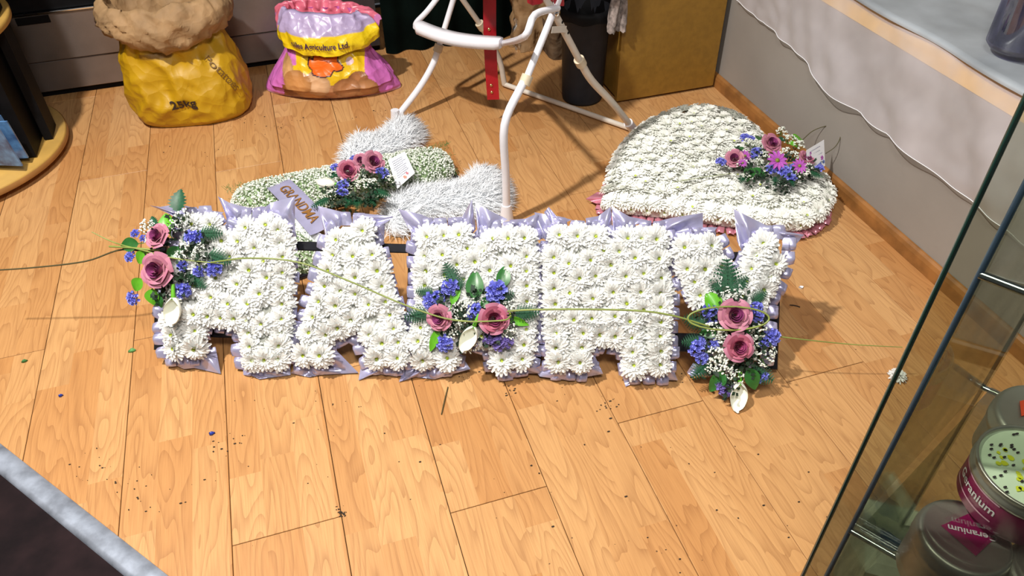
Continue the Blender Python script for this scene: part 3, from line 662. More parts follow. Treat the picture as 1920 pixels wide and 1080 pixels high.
# seat, backrest, tray: above the picture, they throw the shadow on the floor
sc0 = (hR+on_vp(853, -10, fD, fL))/2; sc0[2] = HZ+.06
wv = nz(np.array([*(hL-hR)[:2], 0])); fv = FH
def slab(c, hu, hv, z0, z1, tilt=0):
    g = MB(); P = []
    for zz, k in ((z0, .93), (z0+.008, 1), (z1-.008, 1), (z1, .93)):
        row = []
        for a in np.linspace(0, 2*PI, 40, endpoint=False):
            ca, sa = math.cos(a), math.sin(a); e = (abs(ca)**5+abs(sa)**5)**-.2
            row.append(c+wv*(ca*e*hu*k)+fv*(sa*e*hv*k)+np.array([0, 0, zz]))
        P.append(row)
    g.grid(P, close=True); g.add(P[0], [tuple(range(40))[::-1]]); g.add(P[-1], [tuple(range(40))]); return g
obj('seat', slab(sc0, .16, .15, 0, .03), M_RED, t)
g = MB(); Mx = frame_y(sc0-fv*.17+np.array([0, 0, .02]), nz(np.array([0, 0, 1])-fv*.25), fv); g.box((-.15, 0, -.012), (.15, .42, .012), M=Mx, bev=.01); obj('backrest', g, M_RED, t)
g = MB(); P = []
for i, s in enumerate(np.linspace(0, 1, 14)):      # red skirt of the seat hanging into view
    c = on_vp(985+70*s, 4+6*math.sin(s*9), fA, fR)+SN*(.006+.006*math.sin(i*1.7)); P.append([c, c+np.array([0, 0, .03])-SN*.004, c+np.array([0, 0, .08])])
g.grid(P); obj('seat_skirt', g, M_RED, t)
g = MB(); P = []
for i, s in enumerate(np.linspace(0, 1, 8)):
    c = on_vp(1052+14*s, 22+14*math.sin(s*3), fA, fR)-SN*.03; P.append([c, c+np.array([0, 0, .05]), c+np.array([0, 0, .12])])
g.grid(P); obj('seat_skirt', g, M_RED, t)
# hanging red strap
s0 = at(925, 186, .09); g = MB(); P = []; cam2 = nz(np.array([-s0[0], -s0[1], 0])); side = nz(np.cross((0, 0, 1), cam2))
if side @ RT < 0: side = -side
for i, zz in enumerate(np.linspace(0, .44, 24)):
    c = s0+np.array([0, 0, zz])-side*(.000+.004*math.sin(zz*9)); w_ = .019
    P.append([c-side*w_, c-side*w_+cam2*.003, c+side*w_+cam2*.003, c+side*w_])
g.grid(P, close=True); g.add(P[0], [(3, 2, 1, 0)]); strap = obj('strap', g, M_RED, t, sharp=30)
for (x, y) in ((917, 55), (918, 70), (921, 160), (922, 173)):
    c = on_plane(x, y, s0+cam2*.0035, cam2); g = MB(); g.lathe([(0, .003), (.0035, .0022), (.005, 0), (.005, -.001)], seg=12, M=frame(c, cam2)); obj('stud', g, M_BRASS, strap)

# ------------------------------------------------------------------ flower kit (meshes shared by all tributes)
def petal(g, L, wd, elev, curl, yaw, z0=0.0, r0=.0, cup=.25, mi=0, rowsn=4, tipw=.35, col=None, twist=0):
    P = []; cyw, syw = math.cos(yaw), math.sin(yaw); r, z = r0, z0; a = elev; C = []
    for i in range(rowsn):
        t_ = i/(rowsn-1); wdt = wd*(.35+.65*math.sin(PI*min(t_*.72+.12, 1)))*(1 if i < rowsn-1 else tipw)
        row = []
        for s in (-1, 0, 1):
            zz = z+cup*wdt*abs(s)*math.cos(a)+s*twist*wdt*t_; rr = r-cup*wdt*abs(s)*math.sin(a); yy = s*wdt/2
            row.append((rr*cyw-yy*syw, rr*syw+yy*cyw, zz))
        P.append(row); C.append([col[min(i, len(col)-1)]]*3 if col else [(1, 1, 1)]*3)
        r += L/(rowsn-1)*math.cos(a); z += L/(rowsn-1)*math.sin(a); a += curl/(rowsn-1)
    g.grid(P, mi, C, flip=True)
def mum(seed, R=.027, eye=True, m=M_PETAL):
    rd = random.Random(seed); g = MB()
    for ring, (n, L, el, cu, wd) in enumerate(((19, 1.0, .02, -.30, .0086), (18, .93, .30, -.50, .0084), (16, .78, .62, -.6, .0078), (13, .58, .98, -.5, .0066))):
        if not eye and ring == 3: n = 15
        for k in range(n):
            petal(g, R*L*rd.uniform(.88, 1.08), wd*R/.027*rd.uniform(.85, 1.1), el+rd.uniform(-.14, .14), cu+rd.uniform(-.2, .3), 2*PI*(k+rd.uniform(-.2, .2)+ring*.5)/n, .001*ring, .0015, cup=rd.uniform(.15, .4), twist=rd.uniform(-.2, .2), tipw=.55)
    g.lathe([(R*.72, -.004), (R*.45, .0015), (0, .003)], seg=14)
    if eye:
        g.lathe([(.0035, .001), (.0036, .0042), (.0022, .006), (0, .0065)], seg=9, mi=1)
    for k in range(9):
        a = 2*PI*k/9
        if eye: petal(g, R*.22, .0026, 1.25, .5, a, .004, .0022, mi=1, rowsn=3)
    me = g.mesh('chrysanthemum', [m, M_EYE])[0]; bl = .06
    if m == M_HPETAL: bl = .55
    me.normals_split_custom_set_from_vertices([tuple((Vector(v.normal)*(1 if v.normal.z > 0 else -1)*(1-bl)+Vector((0, 0, bl))).normalized()) for v in me.vertices])
    return me
MUMS = [mum(i) for i in range(5)]
HMUMS = [mum(20+i, .027, i == 2, M_HPETAL) for i in range(4)]
def rose_mesh(seed, dark=0):
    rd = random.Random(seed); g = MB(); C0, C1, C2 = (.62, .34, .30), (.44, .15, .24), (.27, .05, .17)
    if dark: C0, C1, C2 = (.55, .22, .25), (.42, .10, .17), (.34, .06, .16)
    # heart: tight spiral wall
    for turn, (r, h, seg) in enumerate(((.0032, .021, 3), (.0062, .021, 3), (.0095, .020, 4))):
        for k in range(seg):
            a0 = 2*PI*k/seg+turn*.9; P = []; C = []
            for i in range(5):
                z = .004+h*i/4; rr = r*(.75+.35*(i/4)**.8)+(.0014 if i == 4 else 0); row = []
                for j in range(7):
                    s = j/6; a = a0+s*2*PI/seg*1.35; q = rr*(1+.16*s); row.append((q*math.cos(a), q*math.sin(a), z-.0035*(2*s-1)**2*(i/4)))
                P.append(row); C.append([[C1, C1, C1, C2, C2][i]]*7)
            g.grid(P, 0, C)
    for ring, (n, r, open_, h, wid) in enumerate(((5, .0125, .22, .021, 1.0), (5, .0145, .50, .022, 1.08), (6, .0165, .85, .021, 1.02))):
        for k in range(n):
            a0 = 2*PI*(k+.5*ring)/n+rd.uniform(-.12, .12); P = []; C = []; R2, C3 = 6, 7; jt = rd.uniform(.9, 1.1)
            for i in range(R2):
                t_ = i/(R2-1); row = []
                for j in range(C3):
                    s = 2*j/(C3-1)-1; spread = s*(PI/n)*1.35*wid*(.55+.45*math.sin(PI*min(.95, t_*.8+.2)))
                    lip = max(0, t_-.62)/.38; rr = r*(.35+.65*t_**.6)+open_*.0125*t_**2+lip*.0035; z = .001+h*jt*t_**.85*(1-.30*open_*t_)-lip*.0025*open_-.0040*s*s*t_
                    rr -= .0015*(1-s*s)*0; a = a0+spread; row.append((rr*math.cos(a), rr*math.sin(a), z))
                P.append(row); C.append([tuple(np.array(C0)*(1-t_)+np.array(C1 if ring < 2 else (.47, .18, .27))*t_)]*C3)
            g.grid(P, 0, C)
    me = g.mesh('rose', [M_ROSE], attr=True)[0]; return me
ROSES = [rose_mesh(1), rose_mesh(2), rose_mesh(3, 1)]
def leaf_mesh(L, W, m, serr=0, fold=.25, droop=.3):
    g = MB(); P = []; n = 14
    for i in range(n+1):
        t_ = i/n; w_ = W*math.sin(PI*t_**.85)**.8*(1-.15*t_)+.0003; w_ *= 1+serr*(.28 if i % 2 else -.18); y = L*t_; z = -droop*L*t_*t_
        P.append([(-w_, y, z+fold*w_), (-w_*.5, y, z+fold*w_*.35), (0, y, z-.0004), (w_*.5, y, z+fold*w_*.35), (w_, y, z+fold*w_)])
    g.grid(P); g.tube([(0, -.012, 0), (0, 0, 0), (0, L*.5, -droop*L*.25-.0005), (0, L*.95, -droop*L*.9)], [.0009, .0009, .0004], 5, smooth=0)
    return g.mesh('leaf', [m])[0]
LEAF = {'leaf': leaf_mesh(.048, .016, M_LEAF), 'wide': leaf_mesh(.042, .0185, M_LIME, fold=.4), 'slim': leaf_mesh(.052, .010, M_LIME, droop=.15), 'ivy': leaf_mesh(.050, .018, M_FERN, serr=1)}
def fern_mesh(L, n=9):
    g = MB(); g.tube([(0, 0, 0), (0, L*.5, -.002), (0, L, -.008)], [.0009, .0004], 5, smooth=3)
    for i in range(n):
        t_ = (i+.6)/n; y = L*t_; l = L*.44*math.sin(PI*min(1, (1-t_)*.62+.08))
        for s in (-1, 1):
            for k in range(5):
                q = k/5; w_ = l*.15*(1-q)+.0009; cx = s*l*(q+.1); cyy = y+l*.35*q
                g.add([(cx-s*w_*.6, cyy-w_, -.006*t_-.002*q), (cx+s*w_*1.0, cyy-w_*.2, -.006*t_-.004*q), (cx+s*w_*.2, cyy+w_*1.2, -.006*t_-.001*q), (cx-s*w_, cyy+w_*.3, -.006*t_-.001*q)], [(0, 1, 2, 3)])
    g.add([(-.002, L*.92, -.007), (.002, L*.92, -.007), (0, L*1.05, -.009)], [(0, 1, 2)])
    return g.mesh('fern_leaf', [M_FERN], smooth=False)[0]
FERN = fern_mesh(.062)
def statice_mesh(seed, m, n=46, R=.014):
    rd = random.Random(seed); g = MB()
    for k in range(n):
        a = rd.uniform(0, 2*PI); u = rd.random(); r = R*math.sqrt(u); p = (r*math.cos(a), r*math.sin(a), .012+.010*math.sqrt(max(0, 1-u))+rd.uniform(-.002, .002))
        ax = nz((p[0]*40, p[1]*40, .8)); F = frame(p, ax); w_ = rd.uniform(.0020, .0032); P = []
        for r_, z_ in ((w_*.3, -.005), (w_*.7, -.001), (w_*1.15, .0022)):
            P.append([tuple(F @ Vector((r_*math.cos(b)*(1+.35*(j % 2)), r_*math.sin(b)*(1+.35*(j % 2)), z_*(1+.3*(j % 2))))) for j, b in enumerate(np.linspace(0, 2*PI, 8, endpoint=False))])
        g.grid(P, close=True); g.add([P[-2][i] for i in range(8)], [tuple(range(8))])
    for k in range(6): a = k; g.tube([(0, 0, 0), (.6*R*math.cos(a), .6*R*math.sin(a), .014)], .0006, 4, mi=1, smooth=0)
    return g.mesh('statice', [m, M_STEM])[0]
STAT = [statice_mesh(1, M_STAT), statice_mesh(2, M_STAT), statice_mesh(3, M_STAT2, 34, .012)]
def gyp_mesh(seed, n=42, R=.018):
    rd = random.Random(seed); g = MB()
    for k in range(n):
        a = rd.uniform(0, 2*PI); u = rd.random(); r = R*math.sqrt(u); p = (r*math.cos(a), r*math.sin(a), .016+.012*math.sqrt(max(0, 1-u))+rd.uniform(-.004, .003))
        s = rd.uniform(.0014, .0026); g.ico(p, s); g.ico((p[0]+s*.6, p[1]+s*.5, p[2]+s*.4), s*.7)
        if k % 2: g.tube([(p[0]*.3, p[1]*.3, .003), p], .0004, 3, mi=1, smooth=0, caps=False)
    return g.mesh('gypsophila', [M_GYP, M_STEM], smooth=False)[0]
GYP = [gyp_mesh(i) for i in range(4)]
def calla_mesh():
    g = MB(); P = []
    for i in range(16):
        t_ = i/15; row = []; r = .0040+.0105*math.sin(PI*min(1, t_**.9*.93+.02))**.8*(1 if t_ < .9 else (1-t_)*6+.4); cov = 1.02-.52*t_**.7
        if i == 15: r = .0006
        for j in range(20):
            u = 2*j/19-1; a = u*PI*cov; lip = .0035*abs(u)**4*math.sin(PI*t_)
            row.append(((r+lip)*math.sin(a)+.002*t_*u*u, .052*t_-.006*u*u*math.sin(PI*t_)+.002*u*t_, -(r*.75)*math.cos(a)+.006*t_**3))
        P.append(row)
    g.grid(P); g.tube([(0, -.025, 0), (0, .004, 0)], [.0032, .0044], 8, mi=1)
    return g.mesh('calla_lily', [M_CALLA, M_LIME, M_EYE])[0]
CALLA = calla_mesh()
def daisy_mesh():
    g = MB()
    for k in range(11): petal(g, .017, .0062, .15, -.3, 2*PI*k/11, .002, .002)
    g.lathe([(0, .0065), (.003, .0055), (.0042, .003), (.004, 0)], seg=10, mi=1); return g.mesh('daisy', [M_DAISY, mat('olive_daisy_eye', (.20, .25, .02), .6)])[0]
DAISY = daisy_mesh()

def hull_mound(name, pts, nrm, m, parent, rad=.02, n=260, seed=1):
    """low mound of small dark leaves that carries the flowers of a spray"""
    rd = random.Random(seed); g = MB(); nrm = nz(nrm)
    for k in range(n):
        c = pts[rd.randrange(len(pts))]; p = c+np.array([rd.gauss(0, 1), rd.gauss(0, 1), rd.gauss(0, 1)])*rad*.55-nrm*rd.uniform(.004, .020)
        if p[2] < .006: p[2] = .006
        d = nz(np.array([rd.gauss(0, 1), rd.gauss(0, 1), rd.gauss(0, 1)])+nrm*.4); s = nz(np.cross(d, nrm)); l = rd.uniform(.008, .016); w_ = l*.35
        tip = p+d*l
        if tip[2] < .004: tip[2] = .004
        g.add([p, p+d*l*.5+s*w_, tip, p+d*l*.5-s*w_], [(0, 1, 2), (0, 2, 3)])
    o = obj(name, g, m, parent, smooth=False); return o
class Spray:
    def __init__(s, root, PT, nrm, pts, name='flower_spray', seed=1, n=260, rad=.02, lift=.0):
        s.lift = lift
        s.PT = PT; s.n = nz(nrm); s.rd = random.Random(seed)
        s.o = hull_mound(name, [PT(x, y, .035+lift) for x, y in pts], nrm, M_MOUND, root, rad, n, seed)
    def add(s, me, name, x, y, h, scale=1, face=None, dirpx=None, label=None):
        h += s.lift; p = s.PT(x, y, h)
        if dirpx: q = s.PT(x+dirpx[0]*10, y+dirpx[1]*10, h); W = frame_y(p, q-p, s.n)
        else:
            f = s.n+(np.array(face) if face is not None else 0); W = frame(p, f, (s.rd.uniform(-1, 1), s.rd.uniform(-1, 1), .3))
        W = W @ Matrix.Scale(scale, 4); o = bpy.data.objects.new(name, me); put(o, s.o, W)
        if label: o['label'] = label
        return o
    def rose(s, x, y, sc=1, h=.03, face=None, k=0): s.add(ROSES[k], 'rose', x, y, h, sc, face)
    def stat(s, *L, h=.028):
        for x, y, sc in L: s.add(STAT[s.rd.randrange(2) if sc > 0 else 2], 'statice', x, y, h-.012, abs(sc), (s.rd.uniform(-.3, .3), s.rd.uniform(-.3, .3), 0))
    def gyp(s, *L, h=.022):
        for x, y, sc in L:
            o = s.add(GYP[s.rd.randrange(4)], 'gypsophila', x, y, h-.010, sc); o['kind'] = 'stuff'
    def leaf(s, kind, *L, h=.03):
        for x, y, dx, dy, sc in L: s.add(LEAF[kind], 'leaf', x-dx*12*sc, y-dy*12*sc, h, sc, dirpx=(dx, dy))
    def fern(s, *L, h=.03):
        for x, y, dx, dy, sc in L: s.add(FERN, 'fern_leaf', x-dx*20*sc, y-dy*20*sc, h, sc, dirpx=(dx, dy))

# ------------------------------------------------------------------ MAMMY letter tribute
TH = math.radians(50); O0 = at(300, 690); E0 = at(1450, 728); TU = nz(E0-O0); TBk = np.array([-TU[1], TU[0], 0])
TV = TBk*math.cos(TH)+np.array([0, 0, math.sin(TH)]); TNn = np.cross(TU, TV)
def PT(x, y, n=0.0):
    p = on_plane(x, y, O0+TNn*n, TNn)
    if p[2] < .004: p = at(x, y, .004)
    return p
def UV(x, y, n=.04): q = on_plane(x, y, O0+TNn*n, TNn)-O0; return (q @ TU, q @ TV)
def XYZ(u, v, n): return O0+TU*u+TV*v+TNn*n
trib = empty('floral_tribute', ((O0+E0)/2)+TBk*.08, 'white chrysanthemum letters reading MAMMY with lilac ribbon on a black rack', 'floral tribute')
LET = {
 'M1': [(345, 402), (405, 400), (430, 440), (447, 408), (500, 402), (538, 415), (550, 480), (547, 600), (538, 692), (455, 697), (446, 618), (384, 612), (382, 672), (308, 674), (300, 600), (318, 520), (335, 450)],
 'A': [(635, 412), (690, 412), (708, 440), (742, 560), (766, 640), (764, 692), (690, 692), (675, 640), (655, 625), (628, 640), (616, 686), (548, 686), (548, 650), (590, 530), (613, 440)],
 'M2': [(783, 425), (872, 420), (893, 455), (915, 430), (1000, 425), (1008, 480), (1006, 620), (997, 692), (925, 700), (915, 655), (862, 640), (856, 692), (775, 695), (765, 640), (778, 560), (776, 480)],
 'M3': [(1032, 420), (1130, 425), (1147, 455), (1165, 427), (1250, 428), (1260, 520), (1257, 705), (1172, 708), (1165, 652), (1112, 647), (1106, 700), (1028, 697), (1020, 600), (1018, 480)],
 'Y': [(1258, 445), (1345, 440), (1370, 490), (1385, 510), (1400, 470), (1420, 437), (1478, 438), (1474, 500), (1442, 570), (1435, 690), (1330, 690), (1325, 580), (1298, 570), (1270, 510)]}
fans = {
 'M1': [((330, 412), (360, 405), [(322, 400), (280, 385), (300, 388), (335, 382)]), ((360, 405), (410, 405), [(345, 385), (375, 392), (420, 398)]), ((425, 425), (455, 408), [(425, 400), (408, 368), (430, 380), (475, 392)]),
        ((490, 405), (542, 425), [(492, 392), (508, 380), (553, 368), (553, 442)]), ((330, 668), (385, 655), [(303, 672), (345, 692), (365, 690), (414, 701), (404, 650)]), ((460, 688), (532, 688), [(463, 700), (486, 711), (545, 703), (541, 640)])],
 'A': [((614, 446), (645, 415), [(612, 450), (596, 386), (636, 396), (656, 400)]), ((668, 412), (706, 440), [(672, 399), (738, 406), (722, 420), (720, 452)]), ((560, 683), (615, 680), [(545, 700), (580, 707), (600, 703), (672, 699), (626, 652)]), ((690, 690), (745, 692), [(681, 662), (672, 713), (705, 701), (745, 706)])],
 'M2': [((785, 458), (802, 425), [(776, 448), (747, 392), (790, 402), (818, 415)]), ((840, 422), (886, 440), [(840, 408), (866, 408), (885, 374), (892, 425)]), ((898, 445), (925, 428), [(894, 425), (891, 378), (920, 396), (952, 411)]), ((960, 425), (1002, 432), [(955, 412), (985, 410), (1008, 400), (1018, 450)]),
        ((775, 690), (852, 685), [(768, 665), (748, 716), (780, 707), (815, 711), (882, 692), (858, 655)]), ((930, 690), (990, 690), [(940, 702), (955, 713), (975, 700), (1012, 700), (1002, 655)])],
 'M3': [((1026, 455), (1045, 425), [(1014, 440), (1002, 398), (1050, 406), (1072, 412)]), ((1040, 428), (1062, 424), [(1020, 398), (1029, 388), (1046, 408)]), ((1100, 423), (1142, 443), [(1098, 409), (1122, 405), (1145, 387), (1148, 430)]), ((1153, 443), (1178, 426), [(1149, 430), (1147, 387), (1180, 406), (1215, 413)]), ((1225, 427), (1260, 440), [(1228, 416), (1262, 408), (1318, 399), (1318, 441)]),
        ((1022, 684), (1112, 692), [(1000, 690), (1012, 706), (1065, 713), (1131, 701), (1112, 660)]), ((1178, 702), (1252, 700), [(1162, 690), (1173, 725), (1200, 712), (1271, 713), (1252, 668)])],
 'Y': [((1300, 440), (1335, 440), [(1290, 422), (1300, 428), (1345, 426)]), ((1396, 482), (1420, 442), [(1382, 452), (1376, 392), (1402, 405), (1440, 424)]), ((1448, 436), (1480, 448), [(1440, 424), (1460, 432), (1508, 440), (1478, 475)]), ((1310, 688), (1345, 698), [(1300, 680), (1288, 698), (1295, 706), (1345, 706)]), ((1345, 715), (1390, 718), [(1340, 722), (1378, 753), (1400, 728)])]}
def fill(poly, spacing, inset_, tries=6000, seed=0, lim=999):
    rd = np.random.default_rng(seed); P = np.array(poly); lo, hi = P.min(0), P.max(0); pts = []
    # first a ring at the edge so the silhouette is even
    per = []; n = len(P); S = inset(poly, inset_)
    for i in range(n):
        a, b = np.array(S[i-1]), np.array(S[i]); k = max(1, int(np.linalg.norm(b-a)/spacing+.5))
        per += [a+(b-a)*j/k for j in range(k)]
    for p in per:
        if inpoly(p[0], p[1], poly) and all(np.hypot(*(p-q)) > spacing*.80 for q in pts): pts.append(p)
    ne = len(pts)
    for _ in range(tries):
        p = lo+rd.random(2)*(hi-lo)
        if inpoly(p[0], p[1], poly) and dpoly(p[0], p[1], poly) > inset_ and all(np.hypot(*(p-q)) > spacing for q in pts):
            pts.append(p)
            if len(pts) >= lim: break
    return pts
def outdir(p, poly):
    best = (9, None); n = len(poly)
    for i in range(n):
        a = np.array(poly[i-1]); b = np.array(poly[i]); d = b-a; t_ = max(0, min(1, ((p-a) @ d)/(d @ d))); q = a+d*t_; dd = np.linalg.norm(p-q)
        if dd < best[0]: best = (dd, q-p)
    return best[0], best[1]/(np.linalg.norm(best[1])+1e-9)
def tabs(g, poly, base, spacing, L, place, n0, jit, lift=.014):
    """pleated ribbon: one puffed loop after another along an outline"""
    P = [np.array(p) for p in poly]; a_ = sum(P[i-1][0]*P[i][1]-P[i][0]*P[i-1][1] for i in range(len(P))); sg = 1 if a_ > 0 else -1
    for i in range(len(P)):
        a, b = P[i-1], P[i]; ln = np.linalg.norm(b-a); k = max(1, round(ln/spacing)); d = (b-a)/ln; o_ = np.array([d[1], -d[0]])*sg
        for j in range(k):
            c = a+d*(ln*(j+.5)/k); hw = ln/k*.50; l = L*jit.uniform(.75, 1.2); sk = jit.uniform(-.25, .25)*l; rowsP = []
            for r in range(5):
                t_ = r/4; row = []
                for s in np.linspace(-1, 1, 6):
                    wv_ = hw*(1-.22*t_)*s; q = c+d*(wv_+sk*t_)+o_*(-base+(base+l)*math.sin(t_*PI/2)); hh = n0+lift*math.sin(PI*(t_*.72+.1))*(1-.55*s**4)+.0015*math.sin(s*5+j)
                    row.append(place(q[0], q[1], hh))
                rowsP.append(row)
            g.grid(rowsP)
            g.grid([rowsP[-1], [place(*(c+d*(hw*.7*s+sk)+o_*(l*.55)), n0-.003) for s in np.linspace(-1, 1, 6)]])
def pos_plane(u, v, n):
    p = XYZ(u, v, n)
    if p[2] < .003: p[2] = .003
    return p
FLCOUNT = 0
HOLES = [(*UV(x, y), a, b) for x, y, a, b in ((300, 480, .05, .075), (885, 595, .062, .036), (1380, 630, .05, .085))]
for li, (nm, pp) in enumerate(LET.items()):
    poly = [UV(x, y) for x, y in pp]
    # the letter itself: foam body
    ins = inset(poly, .014); g = MB(); n = len(ins)
    fr_, bk = [XYZ(u, v, .026) for u, v in ins], [XYZ(u, v, -.004) for u, v in ins]
    # triangulate the concave cap with tessellation
    from mathutils.geometry import tessellate_polygon
    tri = tessellate_polygon([[Vector((u, v, 0)) for u, v in ins]])
    for p in bk: p[2] = max(p[2], .004)
    g.add(fr_+bk, [tuple(t_) for t_ in tri]+[(t_[0]+n, t_[2]+n, t_[1]+n) for t_ in tri]+[(i, (i+1) % n, n+(i+1) % n, n+i) for i in range(n)])
    letter = obj('letter', g, M_FOAM, trib, smooth=False)
    letter['label'] = 'letter %s of white chrysanthemums edged in lilac ribbon' % nm[0]
    g = MB(); tabs(g, inset([UV(x, y, 0.0) for x, y in pp], .004), .009, .031, .019, pos_plane, .002, random.Random(li))
    obj('ribbon_edging', g, M_SATIN, letter)
    jr = random.Random(40+li)
    for a, b, out in fans[nm]:
        g = MB(); NO = 9*(len(out)-1)+1; OUT = []
        for k in range(NO):
            q = k/9; i = min(int(q), len(out)-2); f = q-i; OUT.append(np.array(out[i])*(1-f)+np.array(out[i+1])*f)
        rws = []; ph = jr.uniform(0, 3)
        for r in range(6):
            t_ = r/5; row = []
            for k in range(NO):
                s = k/(NO-1); bp = np.array(a)*(1-s)+np.array(b)*s; q = bp*(1-t_)+OUT[k]*t_
                n_ = .004+.0075*math.sin(k*.40+ph)*(.35+.65*math.sin(PI*min(1, t_*.85+.1)))+.010*math.sin(PI*t_*.9)
                row.append(PT(q[0], q[1], max(n_, .0)))
            rws.append(row)
        g.grid(rws); obj('ribbon_point', g, M_SATIN, letter)
    pts = fill(poly, .0325, .0235, seed=li)
    for p in pts:
        if any(((p[0]-c[0])/c[2])**2+((p[1]-c[1])/c[3])**2 < 1 for c in HOLES): continue
        dd, od = outdir(p, poly); e = max(0, 1-dd/.034); tilt = TU*od[0]+TV*od[1]
        n_ = .040-.010*e+rng.uniform(-.003, .004)
        # skip heads that a spray replaces
        W = frame(XYZ(p[0], p[1], n_-.004), TNn+tilt*(.62*e)+rng.normal(0, .10, 3), (rng.uniform(-1, 1), rng.uniform(-1, 1), .2)) @ Matrix.Scale(rng.uniform(1.02, 1.22), 4)
        o = bpy.data.objects.new('chrysanthemum', MUMS[rng.integers(5)]); put(o, letter, W); FLCOUNT += 1
# black rack
def bar(a, b, w=.020, dd=.016, n=-.018, name='rack_bar', par=trib):
    a, b = np.array(a), np.array(b); g = MB(); d = b-a; Mx = frame_y(a, d, TNn); g.box((-w/2, 0, -dd/2), (w/2, np.linalg.norm(d), dd/2), M=Mx, bev=.002); return obj(name, g, M_FRAME, par, smooth=False)
def UV0(x, y): return UV(x, y, -.018)
uL, uR = UV0(301, 600)[0], UV0(1449, 600)[0]; vt = UV0(755, 466)[1]; vb = UV0(1290, 656)[1]
bar(XYZ(uL, vt, -.018), XYZ(uR, vt, -.018)); bar(XYZ(uL, vb+.016, -.018), XYZ(uR, vb+.016, -.018), w=.040)
for x in (301, 774, 1010, 1449):
    u = UV0(x, 600)[0]; bar(XYZ(u, .038, -.020), XYZ(u, vt+.005, -.020), w=.026 if x != 1010 else .018, dd=.014)
for x in (420, 774, 1210, 1449):          # struts that hold the rack up at the back
    u = UV0(x, 600)[0]; a = XYZ(u, vt-.01, -.034); b_ = np.array([*(a+TBk*.07)[:2], .010]); bar(a, b_, w=.016, dd=.010, name='rack_strut')

# sprays on the letters
s = Spray(trib, PT, TNn, [(300, 440), (290, 480), (310, 520), (345, 470), (350, 520), (375, 450), (330, 420), (300, 550), (380, 490)], seed=3, n=420, lift=.028)
s.o['label'] = 'flower spray with two roses and lime leaves on the first letter'
s.leaf('ivy', (333, 385, 0, -1, 1.0), (290, 420, -.5, -.8, .55)); s.leaf('leaf', (248, 458, -1, .1, 1.0), (318, 475, .6, -.2, .8), (298, 560, .1, 1, .6))
s.leaf('wide', (314, 425, -.35, -.9, 1.1), (262, 527, -.35, .5, .8), (286, 552, .05, 1, .9), (268, 480, -.7, .7, .8))
s.fern((390, 437, 1, .02, .75), (405, 482, .9, .35, .8), (365, 525, .8, .6, .7), (345, 445, .2, .1, .6))
s.gyp((352, 408, 1.05), (338, 422, .9), (284, 425, .95), (362, 470, 1.1), (345, 480, .8), (376, 486, .8), (342, 553, .9), (330, 548, .6), (382, 462, .7), (288, 450, .7))
s.stat((257, 440, .6), (270, 447, .5), (252, 483, .8), (367, 447, 1.05), (378, 446, .8), (403, 505, 1.1), (347, 543, 1.1), (258, 558, .95), (345, 498, .75), (375, 508, .8), (355, 548, .7))
s.rose(302, 446, .95, .036, -TU*.25+TV*.35, 1); s.rose(303, 506, 1.28, .036, -TU*.15, 0)
s.add(CALLA, 'calla_lily', 325, 558, .045, 1.15, dirpx=(.02, 1))
s2 = Spray(trib, PT, TNn, [(830, 560), (860, 590), (900, 600), (930, 580), (870, 625), (915, 630), (950, 600), (840, 610), (895, 550)], seed=4, n=420, lift=.028)
s2.o['label'] = 'flower spray with two roses and a calla lily on the middle letter'
s2.leaf('leaf', (890, 545, .0, -1, 1.25), (943, 527, .15, -1, 1.0), (908, 570, .7, -.6, .7)); s2.leaf('slim', (818, 628, -.35, .9, 1.0), (851, 560, .3, -.9, 1.0), (963, 600, 1, .35, .9))
s2.fern((847, 520, -.45, -.9, .8), (785, 590, -1, .2, .8), (800, 548, -1, -.1, .6), (982, 587, 1, -.05, .8), (860, 535, .6, -.9, .5), (940, 560, .9, -.4, .7))
s2.gyp((868, 580, 1.1), (880, 568, .9), (955, 618, 1.05), (847, 622, .9), (955, 572, .9), (883, 648, .9), (862, 600, .8), (938, 620, .7), (905, 560, .7))
s2.stat((845, 537, 1.15), (812, 562, 1.1), (826, 556, .9), (937, 547, 1.45), (925, 555, .9), (895, 582, 1.05), (885, 594, .7), (838, 640, 1.15), (935, 640, -1.25), (918, 632, -1.0), (950, 643, -.9), (892, 640, -.9))
s2.rose(828, 594, .95, .038, -TU*.3-TV*.1, 1); s2.rose(924, 597, 1.1, .040, TU*.25, 2)
s2.add(CALLA, 'calla_lily', 889, 612, .050, 1.1, dirpx=(-.40, 1))
s3 = Spray(trib, PT, TNn, [(1330, 590), (1380, 570), (1420, 600), (1325, 650), (1380, 630), (1430, 640), (1340, 690), (1390, 690), (1420, 690), (1370, 720), (1360, 560), (1350, 610), (1400, 655)], seed=5, n=620, lift=.024)
s3.o['label'] = 'long flower spray with two roses on the stem of the last letter'
s3.leaf('wide', (1340, 570, -.5, -.8, 1.0), h=.034); s3.leaf('leaf', (1350, 708, -.5, .85, 1.05), (1408, 702, .35, .95, 1.05), (1385, 622, 1, 0, .8), (1335, 625, -1, 0, .7), h=.034)
s3.fern((1366, 528, -.03, -1, 1.15), (1350, 545, -.6, -.7, .7), (1385, 540, .6, -.7, .7), (1310, 605, -1, -.3, .8), (1305, 640, -1, .1, .7), (1318, 690, -.8, .8, .8), (1425, 700, .9, .5, .8), (1420, 560, .8, -.6, .6))
s3.gyp((1337, 612, 1.1), (1350, 628, .9), (1417, 618, 1.0), (1340, 665, 1.15), (1355, 682, 1.1), (1330, 685, .8), (1428, 668, 1.1), (1440, 655, .8), (1363, 553, .95), (1348, 562, .6), (1385, 555, .8), (1377, 705, .9), (1365, 700, .7), (1345, 640, .9), (1410, 640, .8), (1372, 665, .7))
